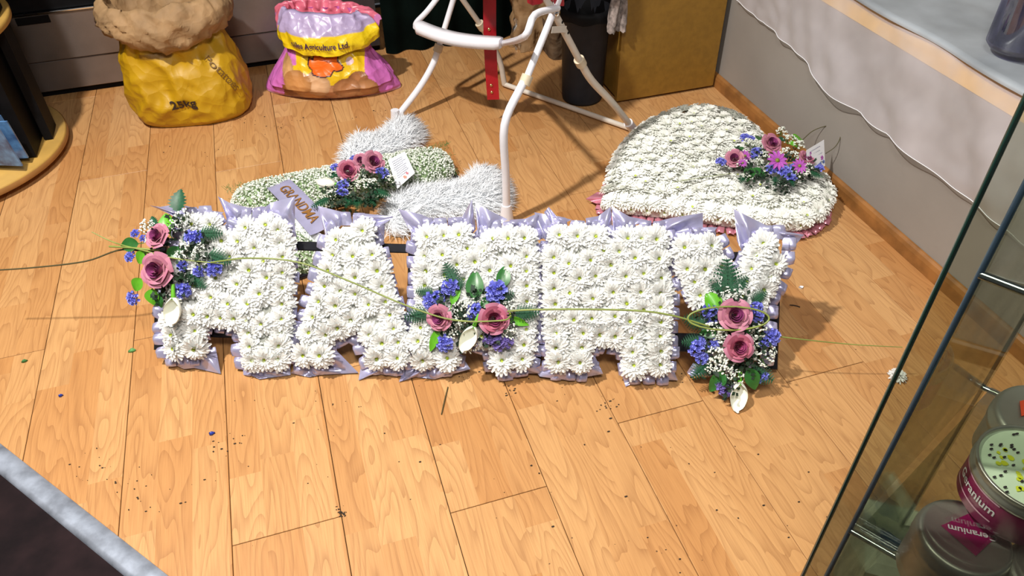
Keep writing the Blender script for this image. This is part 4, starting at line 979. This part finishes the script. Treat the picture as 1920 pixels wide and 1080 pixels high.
s3.stat((1328, 583, 1.0), (1332, 598, .8), (1417, 578, .9), (1420, 592, .9), (1305, 655, 1.1), (1312, 672, .9), (1308, 640, .8), (1333, 645, .85), (1443, 630, 1.1), (1432, 640, .8), (1430, 703, .6), (1420, 712, .5), (1353, 728, -.9), (1362, 735, -.7), (1345, 715, -.7))
s3.rose(1376, 592, 1.15, .042, -TU*.05+TV*.15, 0); s3.rose(1381, 649, 1.05, .042, TU*.1, 2)
s3.add(CALLA, 'calla_lily', 1387, 718, .030, 1.15, dirpx=(-.05, 1))
def stemtube(name, pts, r, m, parent, seg=6):
    g = MB(); g.tube(pts, r, seg, smooth=6); return obj(name, g, m, parent)
stemtube('grass_stem', [PT(395, 492, .07), PT(470, 484, .085), PT(560, 492, .085), PT(650, 525, .085), PT(760, 572, .085), PT(850, 600, .092), PT(940, 601, .095), PT(958, 592, .08)], .0018, M_GRASS, trib)
stemtube('grass_stem', [PT(940, 585, .07), PT(990, 581, .085), PT(1100, 580, .088), PT(1200, 583, .088), PT(1262, 592, .086), PT(1330, 612, .07)], .0020, M_GRASS, trib)
lp = []
for k in range(17):
    a = PI*.75+k*2*PI/16; lp.append(PT(1366+76*math.cos(a), 597+22*math.sin(a), .085))
stemtube('grass_loop', lp, .0020, M_GRASS, trib)
stemtube('grass_stem', [PT(1440, 628, .05), PT(1500, 636, .05), PT(1600, 646, .04), PT(1692, 651, .03)], [.0016, .0008], M_GRASS, trib)
stemtube('grass_stem', [PT(-30, 508, .03), PT(60, 502, .03), PT(160, 490, .035), PT(230, 468, .04), PT(300, 478, .06)], [.0016, .0020], M_TWIG, trib)
stemtube('grass_stem', [PT(172, 435, .05), PT(215, 455, .05), PT(270, 470, .065), PT(330, 485, .07), PT(420, 495, .07)], [.0009, .0018, .0012], M_GRASS, trib)
stemtube('grass_stem', [PT(205, 462, .04), PT(250, 465, .06), PT(300, 470, .06)], .0022, M_GRASS, trib)

# ------------------------------------------------------------------ heart tribute
HPX = [(1128, 368), (1137, 330), (1148, 295), (1168, 258), (1202, 226), (1258, 198), (1320, 190), (1378, 202), (1425, 232), (1440, 262), (1432, 292), (1470, 300), (1520, 302), (1556, 322), (1568, 358), (1545, 392), (1500, 405), (1400, 400), (1300, 386), (1200, 375)]
hp = [tuple(at(x, y, .075)[:2]) for x, y in HPX]; hc = np.mean(hp, 0)
# smooth the outline
def smoothpoly(P, k=4):
    P = [np.array(p) for p in P]; n = len(P); out = []
    for i in range(n):
        a, b, c, d = P[i-1], P[i], P[(i+1) % n], P[(i+2) % n]
        for j in range(k): t_ = j/k; out.append(tuple(0.5*((2*b)+(c-a)*t_+(2*a-5*b+4*c-d)*t_*t_+(3*b-a-3*c+d)*t_**3)))
    return out
hs = smoothpoly(hp, 3)
heart = empty('heart_tribute', (*hc, 0), 'large heart packed with white chrysanthemums and edged in pink ribbon', 'floral tribute')
ins = inset(hs, .018); n = len(ins); g = MB(); c3 = hc
ringsH = [(1.0, .012), (1.0, .045), (.93, .058), (.7, .066), (.4, .070), (.1, .072)]
g.grid([[(c3[0]+(x-c3[0])*k, c3[1]+(y-c3[1])*k, z) for x, y in ins] for k, z in ringsH], close=True); g.add([(x, y, .012) for x, y in ins], [tuple(range(n))])
obj('foam_base', g, M_FOAM, heart)
g = MB(); P = inset(hs, .022); g.prism(P, .001, .0115); obj('base_tray', g, M_FRAME, heart, smooth=False)
g = MB(); tabs(g, inset(hs, .012), .012, .026, .022, lambda x, y, n_: (x, y, max(.003, n_)), .006, random.Random(3), .012); obj('ribbon_edging', g, M_PINKSATIN, heart)
g = MB(); rws = []; out = [(1143, 362), (1120, 360), (1098, 373), (1118, 382), (1150, 382)]
for r in range(5):
    t_ = r/4; row = []
    for k in range(17):
        q = k/4; i = min(int(q), 3); f = q-i; oo = np.array(out[i])*(1-f)+np.array(out[i+1])*f; bb = np.array((1150, 366+k*.5)); p = bb*(1-t_)+oo*t_
        row.append(at(p[0], p[1], .012+.010*(1-t_)+.006*math.sin(k*1.1)*t_+.006*t_))
    rws.append(row)
g.grid(rws); obj('ribbon_point', g, M_PINKSATIN, heart)
pts = fill(hs, .0335, .016, tries=9000, seed=5, lim=292)
for p in pts:
    dd, od = outdir(p, hs); e = max(0, 1-dd/.05); z = .062+.016*min(1, dd/.12)
    W = frame((p[0], p[1], z-.010*e), np.array([od[0]*.85*e, od[1]*.85*e, 1])+rng.normal(0, .12, 3), (rng.uniform(-1, 1), rng.uniform(-1, 1), .1)) @ Matrix.Scale(rng.uniform(.78, .95), 4)
    put(bpy.data.objects.new('chrysanthemum', HMUMS[rng.integers(4)]), heart, W @ Matrix.Scale(1.18, 4))
NH = len(pts); g = None
per = smoothpoly(inset(hs, .012), 1); g = MB(); k = 0
acc = 0
mside = HMUMS[2]; vv = np.array([v.co[:] for v in mside.vertices]); ff = [tuple(p.vertices) for p in mside.polygons]; mm = [p.material_index for p in mside.polygons]
for i in range(len(per)):
    a, b = np.array(per[i-1]), np.array(per[i]); L_ = np.linalg.norm(b-a); acc += L_
    if acc > .026:
        acc = 0; dd, od = outdir((a+b)/2, hs); W = frame((*((a+b)/2), .036), (od[0], od[1], .25)); R_ = np.array(W)[:3, :3]; base = len(g.v)
        g.add(vv*.62 @ R_.T+np.array(W)[:3, 3], ff); g.m[-len(ff):] = mm
o = obj('side_chrysanthemums', g, [M_HPETAL, M_EYE], heart); o['kind'] = 'stuff'
def PH(x, y, n=0): return at(x, y, .082+n)
# spray on the heart
sh = Spray(heart, PH, (0, -.15, 1), [(1380, 290), (1400, 300), (1430, 285), (1450, 310), (1480, 290), (1500, 320), (1430, 320), (1470, 340), (1520, 310), (1400, 325)], seed=6, n=420, lift=.008)
sh.o['label'] = 'flower spray of roses and magenta daisies on the heart'
sh.leaf('leaf', (1384, 272, -.25, -1, .9), (1426, 252, .35, -1, .9), (1405, 325, -.2, .8, 1.0), (1420, 320, .8, .4, .9)); sh.leaf('wide', (1498, 258, 1, -.35, .9), (1485, 270, .9, .2, .6))
sh.fern((1455, 345, .05, 1, .7), (1488, 345, .5, 1, .6), (1390, 340, -.5, 1, .6), (1530, 325, 1, .3, .6), (1465, 255, -.3, -1, .5))
sh.gyp((1412, 282, 1.0), (1400, 275, .8), (1478, 272, 1.05), (1462, 255, .9), (1495, 280, .9), (1388, 318, 1.0), (1420, 312, .8), (1500, 335, 1.1), (1512, 322, .8), (1395, 340, .8), (1365, 288, .6), (1440, 320, .7), (1448, 290, .9), (1470, 296, 1.0), (1430, 300, .9), (1485, 300, .9))
sh.stat((1350, 312, .95), (1395, 264, .9), (1407, 266, .7), (1418, 292, 1.0), (1445, 326, 1.1), (1470, 330, 1.15), (1482, 342, 1.0), (1488, 322, .9), (1412, 300, .7), (1535, 322, .8))
sh.rose(1442, 272, 1.0, .040, (.1, -.5, 0), 0); sh.rose(1377, 299, .85, .034, (-.6, -.5, 0), 1); sh.rose(1508, 300, .8, .030, (.3, -.3, 0), 1)
for x, y, sc_ in ((1456, 302, 1.55), (1396, 293, .95), (1498, 312, 1.15), (1392, 306, .7)): sh.add(DAISY, 'daisy', x, y, .052 if sc_ > 1 else .040, sc_, (0, -.55, 0))
def wire(px, m, r, par, h0=.03): g = MB(); g.tube([PH(x, y, h) for x, y, h in px], r, 6, smooth=6); return obj('grass_loop', g, m, par)
wire([(1505, 262, .03), (1525, 245, .05), (1552, 236, .07), (1572, 240, .08), (1576, 256, .07), (1566, 275, .05), (1548, 288, .03)], M_TWIG, .0013, heart)
wire([(1375, 262, .02), (1355, 266, .03), (1344, 280, .03), (1344, 298, .02), (1352, 308, .01)], M_TWIG, .0008, heart)
wire([(1372, 325, .02), (1320, 332, .02), (1260, 342, .012)], M_GRASS, .0007, heart); wire([(1370, 326, .02), (1310, 342, .022), (1255, 365, .018), (1210, 390, .005)], M_TWIG, .0007, heart)
def card(px, thick, m, parent, lines, cat_lab=None, blossom=None, Z=None):
    P = [np.array(p) for p in px]; n_ = nz(np.cross(P[1]-P[0], P[3]-P[0])); n_ = n_ if n_ @ (CAM-P[0]) > 0 else -n_
    g = MB(); g.add(P+[p-n_*thick for p in P], [(0, 1, 2, 3), (7, 6, 5, 4), (0, 4, 5, 1), (1, 5, 6, 2), (2, 6, 7, 3), (3, 7, 4, 0)]); c = obj('message_card', g, m, parent, smooth=False)
    rd = random.Random(3); g = MB()
    for i in range(lines):
        v = .14+.62*i/max(1, lines-1)*.95; u0 = .14+rd.uniform(0, .08); u1 = .86-rd.uniform(0, .2)
        pts = [P[0]*(1-u)*(1-v)+P[1]*u*(1-v)+P[2]*u*v+P[3]*(1-u)*v+n_*.0006+(P[3]-P[0])*.016*math.sin(u*70+i) for u in np.linspace(u0, u1, 26)]
        g.tube(pts, .0004, 4, smooth=0)
    obj('handwriting', g, M_INK, c if parent is None else c)
    if blossom:
        for u, v, r, mm_ in blossom:
            p = P[0]*(1-u)*(1-v)+P[1]*u*(1-v)+P[2]*u*v+P[3]*(1-u)*v+n_*.0008; g = MB()
            for k in range(5): petal(g, r, r*.8, .03, 0, k*1.257, 0, r*.15)
            vs = [tuple(frame(p, n_) @ Vector(q)) for q in g.v]; g.v = vs; obj('printed_flower', g, mm_, c)
    return c
kz = .082
cb = [PH(1545, 262, .070), PH(1512, 282, .070), PH(1514, 328, .010), PH(1547, 311, .010)]
M_PRB = mat('printed_blue_flower', (.12, .2, .6), .6)
card([cb[1], cb[0], cb[3], cb[2]], .0006, M_CARD, heart, 5, blossom=[(.82, .62, .006, M_DAISY), (.7, .85, .007, M_PRB), (.2, .2, .004, M_DAISY), (.9, .8, .005, M_PRB)])

# ------------------------------------------------------------------ gypsophila cross with sash
def gyp_bar(ax, a, b, hw, h, name, parent, seed, n):
    rd = random.Random(seed); a, b = np.array(a), np.array(b); d = nz(b-a); L_ = np.linalg.norm(b-a); sd = np.array([-d[1], d[0]])
    g = MB(); P = []
    for t_ in np.linspace(0, 1, 20):
        ew = math.sqrt(max(0.02, 1-(2*t_-1)**10)); c = a+d*L_*t_
        P.append([(c[0]+sd[0]*hw*ew*math.cos(q)*.92, c[1]+sd[1]*hw*ew*math.cos(q)*.92, .012+(h-.016)*math.sin(q)*ew) for q in np.linspace(0, PI, 12)])
    g.grid(P); g.prism([tuple(a+sd*hw*.8), tuple(a-sd*hw*.8), tuple(b-sd*hw*.8), tuple(b+sd*hw*.8)], .001, .012, 1)
    base = obj(name, g, [M_GYPBASE, M_FRAME], parent)
    g = MB()
    for k in range(n):
        t_ = rd.random(); q = PI*rd.random(); ew = math.sqrt(max(.02, 1-(2*t_-1)**10)); rr = 1+rd.uniform(-.05, .10); c = a+d*L_*t_
        p = (c[0]+sd[0]*hw*ew*math.cos(q)*rr, c[1]+sd[1]*hw*ew*math.cos(q)*rr, .014+(h-.012)*math.sin(q)*ew*rr)
        s_ = rd.uniform(.0017, .0031); g.ico(p, s_, 0, None)
    for k in range(n//6):
        t_ = rd.random(); q = PI*rd.random(); c = a+d*L_*t_; p = np.array((c[0]+sd[0]*hw*math.cos(q)*.9, c[1]+sd[1]*hw*math.cos(q)*.9, .012+h*.9*math.sin(q))); g.tube([p, p+nz((rd.gauss(0, 1), rd.gauss(0, 1), 1))*.012], .0005, 3, 1, smooth=0, caps=False)
    o = obj('gypsophila', g, [M_GYP, M_STEM], base, smooth=False); o['kind'] = 'stuff'; return base
ca_, cb_ = at(432, 392, .03)[:2], at(850, 306, .03)[:2]
cross = empty('gypsophila_tribute', (*((ca_+cb_)/2), 0), 'long tribute of tiny white gypsophila with a lilac GRANDMA sash', 'floral tribute')
gyp_bar(0, ca_, cb_, .069, .085, 'gypsophila_bar', cross, 1, 6200)
gyp_bar(0, at(528, 400, .03)[:2], at(585, 500, .03)[:2], .050, .075, 'gypsophila_bar', cross, 2, 1500)
def PG(x, y, n=0): return at(x, y, .086+n)
# sash draped over the bar
sa, sb = (PG(505, 352, .004)+PG(540, 338, .004))/2, (PG(568, 445, .0)+PG(634, 416, .0))/2
sd_ = nz(sb-sa); sw = nz(np.cross((0, 0, 1), sd_)); SL = np.linalg.norm((sb-sa)[:2])
def sash(u, v, off=0):                 # u along, v across
    p = sa+(sb-sa)*u; z = .092+.004*math.sin(PI*u)+off
    if u < 0: z = .092-abs(u)*SL*1.2+off
    return np.array([p[0], p[1], 0])+sw*v+np.array([0, 0, max(.012, z)])
g = MB(); g.grid([[sash(u, v, .0015*math.sin(v*90)) for v in np.linspace(-.034, .034, 9)] for u in np.linspace(-.22, 1.05, 30)])
so = obj('sash', g, M_SASH, cross)
text_on('GRANDMA', .040, lambda x, y: sash(.50+x/SL, y, .003), M_GOLD, so, bold=.0004)
g = MB(); card([PG(556, 408, .0), PG(612, 445, .0), PG(585, 462, -.03), PG(540, 444, -.03)], .0006, M_CARD, cross, 7)
sg = Spray(cross, PG, (0, -.1, 1), [(620, 350), (650, 340), (680, 330), (700, 350), (660, 370), (690, 370), (630, 370), (720, 330)], seed=8, n=420)
sg.o['label'] = 'flower spray of pink roses and a calla lily on the gypsophila'
sg.fern((620, 320, -.7, -1, .6), (600, 378, -1, .4, .8), (650, 382, -.3, 1, .7), (700, 375, .5, .8, .9), (718, 360, 1, .3, .8), (670, 385, .1, 1, .8), (690, 345, .3, .2, .7)); sg.leaf('leaf', (722, 322, .7, -.6, .6), (640, 310, -.6, -1, .5))
sg.gyp((685, 360, 1.2), (678, 345, 1.0), (640, 345, .9), (625, 335, .8), (700, 352, .9), (622, 372, .8), (672, 318, .8), (735, 345, .9), (710, 330, .7))
sg.stat((645, 358, 1.1), (642, 370, 1.0), (648, 348, .8), (714, 333, 1.15), (722, 338, .9), (630, 322, .9), (665, 304, .8))
sg.rose(652, 322, 1.0, .040, (.1, -.9, 0), 2); sg.rose(698, 306, 1.05, .045, (.3, -.8, 0), 1); sg.rose(677, 303, .7, .045, (-.2, -.7, 0), 1)
sg.add(CALLA, 'calla_lily', 628, 345, .035, 1.0, dirpx=(-1, -.05))
card([PG(727, 300, .035), PG(759, 284, .035), PG(778, 324, .005), PG(745, 354, .0)], .0006, M_CARD, cross, 9, blossom=[(.5, .86, .005, mat('printed_peach_flower', (.8, .35, .25), .6)), (.66, .8, .004, M_PINKLBL)])

# ------------------------------------------------------------------ white fur pieces
def fur(px, h, label, seed, n, comb):
    poly = [tuple(at(x, y, .03)[:2]) for x, y in px]; poly = smoothpoly(poly, 3); rd = random.Random(seed); P = np.array(poly); lo, hi = P.min(0), P.max(0); c = P.mean(0)
    g = MB(); ins = inset(poly, .012)
    g.grid([[(c[0]+(x-c[0])*k, c[1]+(y-c[1])*k, z) for x, y in ins] for k, z in ((1, .003), (1.0, .5*h), (.8, .78*h), (.5, .9*h), (.15, .93*h))], close=True)
    base = obj('fur_piece', g, M_HAIR); tag(base, label, 'fur')
    g = MB(); cnt = 0; comb = nz(np.array(comb)); NR = []
    while cnt < n:
        p = lo+np.array([rd.random(), rd.random()])*(hi-lo)
        if not inpoly(p[0], p[1], poly): continue
        cnt += 1; dd, od = outdir(p, poly); e = max(0, 1-dd/.045); z = h*(1-.72*e*e)*rd.uniform(.85, .98)
        d = nz(np.array([od[0]*e*1.1, od[1]*e*1.1, .16])+np.array([comb[0], comb[1], 0])*.75+np.array([rd.gauss(0, .35), rd.gauss(0, .35), rd.gauss(0, .20)])); L_ = rd.uniform(.022, .046)
        s_ = nz(np.cross(d, (rd.gauss(0, 1), rd.gauss(0, 1), .6)))*rd.uniform(.0005, .0011); s_ = s_*(1 if np.cross(s_, d)[2] > 0 else -1); q0 = np.array([p[0], p[1], max(.006, z)]); q1 = q0+d*L_*.5; q2 = q0+d*L_+np.array([0, 0, -.012])*rd.random()
        q1[2] = max(q1[2], .004); q2[2] = max(q2[2], .003); g.add([q0-s_, q0+s_, q1+s_*.8, q1-s_*.8, q2], [(0, 1, 2, 3), (3, 2, 4)]); NR += [tuple(nz(np.array([od[0]*e*.8, od[1]*e*.8, .8])+np.array([rd.gauss(0, .2), rd.gauss(0, .2), 0])))]*5
    g.nrm = NR; o = obj('fur_strands', g, M_HAIR, base, smooth=True); o['kind'] = 'stuff'
fur([(640, 308), (652, 272), (668, 256), (700, 258), (722, 242), (745, 226), (775, 226), (790, 248), (775, 272), (735, 290), (715, 300), (680, 305)], .060, 'white fluffy fur piece behind the roses, around the left chair leg', 1, 5500, (.3, .5))
fur([(722, 400), (735, 372), (775, 358), (830, 352), (868, 345), (888, 322), (930, 325), (948, 350), (945, 385), (905, 398), (850, 402), (790, 410), (760, 432), (725, 430)], .065, 'white fluffy fur piece in front, beside the near chair foot', 2, 9500, (.5, .25))

# ------------------------------------------------------------------ glass display cabinet, right
def az(a, D, z): return np.array([D*math.cos(a), D*math.sin(a), z])
E1 = az(.6395, .50, 0); av = nz((.54, -.84, 0)); bv = nz((.84, .54, 0))
t = empty('glass_cabinet', E1+av*.25+bv*.2, 'glass display cabinet with chrome shelf rods and candle tins, lower right', 'cabinet')
H0, H1 = .02, 1.5
def pane(p, d, L_, th=.005, z0=H0, z1=1.14, name='glass_pane'):
    q = nz(np.cross(d, (0, 0, 1))); g = MB(); a, b = p, p+d*L_
    vs = [a, b, b+q*th, a+q*th]; g.add([(*v[:2], z0) for v in vs]+[(*v[:2], z1) for v in vs], [(0, 1, 2, 3), (7, 6, 5, 4), (0, 4, 5, 1), (1, 5, 6, 2), (2, 6, 7, 3), (3, 7, 4, 0)]); return obj(name, g, M_GLASS, t, smooth=False)
pane(E1, av, .42)
DK = az(.531, .842, 0)
g = MB(); q = nz(np.cross(av, (0, 0, 1))); g.tube([E1+np.array([0, 0, H0]), E1+np.array([0, 0, 1.14])], .0020, 8, smooth=0); obj('pane_edge', g, M_GLASSEDGE, t)
BP = az(.600, .55, 0); g = MB(); g.tube([BP+np.array([0, 0, H0]), BP+np.array([0, 0, 1.14])], .0024, 10, smooth=0); obj('post', g, M_BLUEPOST, t)
g = MB(); g.tube([DK+np.array([0, 0, H0]), DK+np.array([0, 0, 1.14])], .0022, 8, smooth=0); obj('pane_edge', g, M_GLASSEDGE, t)
pane(BP, nz(DK-BP), np.linalg.norm(DK-BP), .004)
ZS = .53; ZS2 = CAM_H-.677*.55
for D0, a, zz in ((BP, av, ZS), (BP, av, ZS2), (DK, av, ZS)):
    g = MB(); g.tube([np.array([*D0[:2], zz]), np.array([*(D0+a*.30)[:2], zz])], .0035, 10, smooth=0); obj('shelf_rod', g, M_CHROME, t)
for zz in (ZS+.0045,):
    A_, B_ = BP+av*.008+bv*.003, DK+av*.008-bv*.003; g = MB(); g.prism([tuple((A_)[:2]), tuple((A_+av*.33)[:2]), tuple((B_+av*.33)[:2]), tuple((B_)[:2])][::-1], zz, zz+.004); obj('glass_shelf', g, M_GLASS, t, smooth=False)
g = MB(); g.prism([tuple((E1+av*.0)[:2]), tuple((E1+av*.42)[:2]), tuple((DK+av*.42)[:2]), tuple(DK[:2])][::-1], 0.0005, .018); obj('cabinet_base', g, M_GLASS, t, smooth=False)

def tin(c, r, h, body, label, group=None, lid=None, wax=None):
    t_ = empty('candle_tin', c, label, 'candle tin', group)
    g = MB(); g.lathe([(0, 0), (r*.96, 0), (r, .003), (r, h*.72)], c, 44); obj('tin_body', g, body, t_)
    if wax is None:
        g = MB(); g.lathe([(r*1.012, h*.66), (r*1.025, h*.67), (r*1.025, h*.80), (r*1.01, h*.82), (r*1.01, h*.90), (r*.97, h*.97), (r*.90, h), (r*.86, h*.985), (0, h*.985)], c, 44); obj('lid', g, M_TIN, t_)
    else:
        g = MB(); g.lathe([(r, h*.70), (r*1.02, h*.72), (r*1.02, h*.80), (r*.985, h*.83), (r*.985, h*.96), (r*1.01, h*.98), (r*1.0, h), (r*.955, h), (r*.955, h*.88)], c, 44); obj('rim', g, M_TIN, t_)
        g = MB(); g.lathe([(r*.953, h*.90), (r*.7, h*.905), (0, h*.91)], c, 44); obj('wax', g, wax, t_)
    return t_
# plain tin with magenta diamond label on its lid
c1 = at(1806, 1012, .60); c1[2] = ZS+.009
T1 = tin(c1, .041, .068, M_TIN, 'closed silver candle tin with a magenta diamond label on its lid')
top = c1[2]+.068*.985
dm = [at(x, y, top+.0012) for x, y in ((1765, 985), (1828, 958), (1873, 1002), (1830, 1042))]
g = MB(); g.add(dm+[p-np.array([0, 0, .0008]) for p in dm], [(0, 1, 2, 3), (0, 4, 5, 1), (1, 5, 6, 2), (2, 6, 7, 3), (3, 7, 4, 0)]); lb = obj('label', g, M_MAGENTA, T1, smooth=False)
m0, m1 = at(1777, 990, top), at(1868, 1012, top); dx = nz(m1-m0); dyv = np.cross((0, 0, 1), dx); M_WHITEINK = mat('white_ink', (.8, .75, .8), .6)
mid = (m0+m1)/2; text_on('Geranium', .0105, lambda x, y: np.array([*(mid-dx*x-dyv*y*.9)[:2], top+.0018]), M_WHITEINK, T1, bold=.0002)
# open candle
c2_ = at(1937, 888, .663); c2_[2] = top+.013
T2 = tin(c2_, .049, .052, M_MAGENTA, 'open magenta candle tin with pale wax, yellow flakes and dark seeds', wax=M_WAX)
rd = random.Random(2); wz = c2_[2]+.052*.91
g = MB()
for k in range(26):
    a, r = rd.uniform(1.8, 4.4), rd.uniform(.005, .038); r2 = .004*rd.uniform(.5, 1.1); x, y = c2_[0]+r*math.cos(a), c2_[1]+r*math.sin(a)
    if k % 2: x += .004; y += .004
    g.add([(x+r2*math.cos(b)*rd.uniform(.6, 1.1), y+r2*math.sin(b)*rd.uniform(.6, 1.1), wz+.0008) for b in np.linspace(0, 2*PI, 7, endpoint=False)], [tuple(range(7))])
obj('wax_flakes', g, M_YBITS, T2, smooth=False)
g = MB()
for k in range(60):
    a, r = rd.uniform(0, 2*PI), .042*math.sqrt(rd.random()); F_ = frame((c2_[0]+r*math.cos(a), c2_[1]+r*math.sin(a), wz+.0014), (0, 0, 1)); b0 = len(g.v); g.ico((0, 0, 0), .0014)
    g.v[b0:] = [(c2_[0]+r*math.cos(a)+v[0]*1.5, c2_[1]+r*math.sin(a)+v[1]*.8, wz+.0014+v[2]*.7) for v in g.v[b0:]]
obj('seeds', g, M_SEED, T2, smooth=False)['kind'] = 'stuff'
wa = math.atan2(-c2_[1], -c2_[0])
def wrap(x, y, c=c2_, r=.0498, a0=wa-.62, z0=.025): a = a0+x/r; return np.array([c[0]+r*math.cos(a), c[1]+r*math.sin(a), c[2]+z0+y])
text_on('Geranium', .013, wrap, M_WHITEINK, T2, bold=.0002)
for zz in (.012, .035):
    g = MB(); g.grid([[(c2_[0]+.0495*math.cos(a), c2_[1]+.0495*math.sin(a), c2_[2]+zz+d) for a in np.linspace(wa-1.25, wa-.1, 20)] for d in (0, .0016)]); obj('label_line', g, mat('pale_pink_line', (.75, .4, .55), .5), T2)
c3_ = at(1978, 1098, .59); c3_[2] = ZS+.009; tin(c3_, .042, .066, M_MAGENTA, 'magenta candle tin half cut off at the lower right corner')
c4_ = at(1962, 800, .60); c4_[2] = ZS+.009
if np.linalg.norm((c4_-c2_)[:2]) < .105: c4_[:2] = c2_[:2]+nz((c4_-c2_)[:2])*.105
T4 = tin(c4_, .045, .066, M_PINKLBL, 'pink candle tin with dark purple wax behind the open magenta one', wax=M_PURPLEWAX)
c5_ = at(1968, 782, .665); c5_[2] = .60
T5 = tin(c5_, .046, .062, M_TIN, 'silver tin with an orange-red sticker, topmost at the right edge')
tp5 = .60+.062*.985; rl = [at(x, y, tp5+.0015) for x, y in ((1912, 752), (1935, 746), (1940, 775), (1915, 780))]
g = MB(); g.add(rl, [(0, 1, 2, 3)]); obj('label', g, M_REDLBL, T5, smooth=False)
# what stands beneath the shelf
bx = at(1700, 1010, .22); Mx = Matrix.Translation((bx[0], bx[1], .019)) @ Matrix.Rotation(-.62, 4, 'Z')
t6 = empty('gift_box', (bx[0], bx[1], .019), 'cream box with a glossy teal-blue pattern at the foot of the cabinet', 'box')
g = MB(); g.box((-.055, -.065, 0), (.10, .065, .20), M=Mx, bev=.012); obj('box_body', g, mat('cream_glaze', (.62, .64, .48), .3, var=.1), t6, smooth=True, sharp=40)
g = MB(); rd = random.Random(5)
for k in range(5):
    cx, cyy, r = rd.uniform(-.03, .07), rd.uniform(-.05, .03), rd.uniform(.012, .024)
    g.add([tuple(Mx @ Vector((cx+r*(1+.3*math.sin(3*b+k))*math.cos(b), cyy+.7*r*math.sin(b), .2006+.0002*k))) for b in np.linspace(0, 2*PI, 18, endpoint=False)], [tuple(range(18))])
obj('teal_pattern', g, mat('teal_glaze', (.01, .10, .20), .15), t6, smooth=False)

# ------------------------------------------------------------------ bits lying on the floor
def bit(name, px, py, r, m, label, cat, shape='leaf', group=None, rot=0.):
    p = at(px, py, .0); g = MB(); rd = random.Random(px)
    if shape == 'leaf':
        n = 10; top = [(p[0]+r*(1+.35*math.sin(3*a+px))*math.cos(a+rot), p[1]+.8*r*math.sin(a+rot), .0022+.002*abs(math.cos(a*2))) for a in np.linspace(0, 2*PI, n, endpoint=False)]
        g.add(top+[(x, y, .0006) for x, y, z in top], [tuple(range(n))]+[(i, (i+1) % n, n+(i+1) % n, n+i) for i in range(n)])
    else: g.tube([(p[0]-r*math.cos(rot), p[1]-r*math.sin(rot), .0022), (p[0], p[1], .004), (p[0]+r*math.cos(rot), p[1]+r*math.sin(rot), .0018)], .0012, 6)
    return tag(obj(name, g, m), label, cat, group)
M_BITG = mat('dry_green_bit', (.05, .17, .04), .6)
bit('leaf_scrap', 46, 678, .0055, M_BITG, 'small dark green leaf scrap on the floor at far left', 'leaf')
bit('leaf_scrap', 248, 658, .0075, mat('pale_green_bit', (.12, .33, .10), .6), 'pale green leaf scrap on the floor left of the first letter', 'leaf')
bit('plastic_scrap', 114, 743, .0045, M_BLUEBIT, 'tiny round dark blue scrap on the floor, the left one', 'scrap')
bit('plastic_scrap', 397, 814, .0055, M_BLUEBIT, 'small blue scrap on the floor below the first letter', 'scrap')
bit('grass_clipping', 834, 752, .038, M_TWIG, 'two long dry grass clippings on the floor below the middle letter', 'grass', 'stick', rot=1.15)
bit('twig_scrap', 1490, 575, .012, M_SOIL, 'dark twig scrap on the floor right of the last letter', 'twig', 'stick', rot=-.6)
bit('paper_scrap', 1502, 540, .0055, M_CARD, 'tiny white scrap on the floor right of the last letter', 'scrap')
bit('paper_scrap', 108, 952, .0045, M_CARD, 'tiny white scrap on the dark floor at lower left', 'scrap')
p = at(1682, 706, .004); o = put(bpy.data.objects.new('fallen_blossom', MUMS[1]), None, frame((p[0], p[1], .006), (0, 0, 1)) @ Matrix.Scale(.75, 4)); tag(o, 'single fallen white blossom on the floor beside the glass cabinet', 'flower')
g = MB(); rd = random.Random(11)
spots = [(870, 705, 40, 8), (1270, 700, 60, 12), (960, 740, 18, 12), (1140, 760, 16, 20), (640, 962, 8, 8), (300, 930, 70, 40), (200, 880, 60, 40), (430, 830, 40, 30), (1020, 700, 140, 20), (600, 760, 200, 60), (1200, 900, 300, 120), (1300, 1000, 200, 60), (500, 230, 60, 20), (700, 215, 60, 10), (360, 290, 120, 30), (700, 900, 300, 120)]
for k in range(280):
    x, y, a, b_ = spots[rd.randrange(len(spots))]; p = at(x+rd.gauss(0, 1)*a*.6, y+rd.gauss(0, 1)*b_*.6)
    if p[0] > 1.3 or (p[:2]-TA) @ TN < .02: continue
    s_ = rd.uniform(.0005, .0019); b0 = len(g.v); g.ico((0, 0, 0), s_); q = rd.uniform(.6, 2.2); g.v[b0:] = [(p[0]+v[0]*q, p[1]+v[1], .0006+s_*.5+v[2]*.5) for v in g.v[b0:]]
tag(obj('dirt_crumbs', g, M_SOIL, smooth=False), 'dark crumbs of soil scattered over the laminate floor', 'dirt', kind='stuff')
print('flowers', FLCOUNT, 'heart', NH)
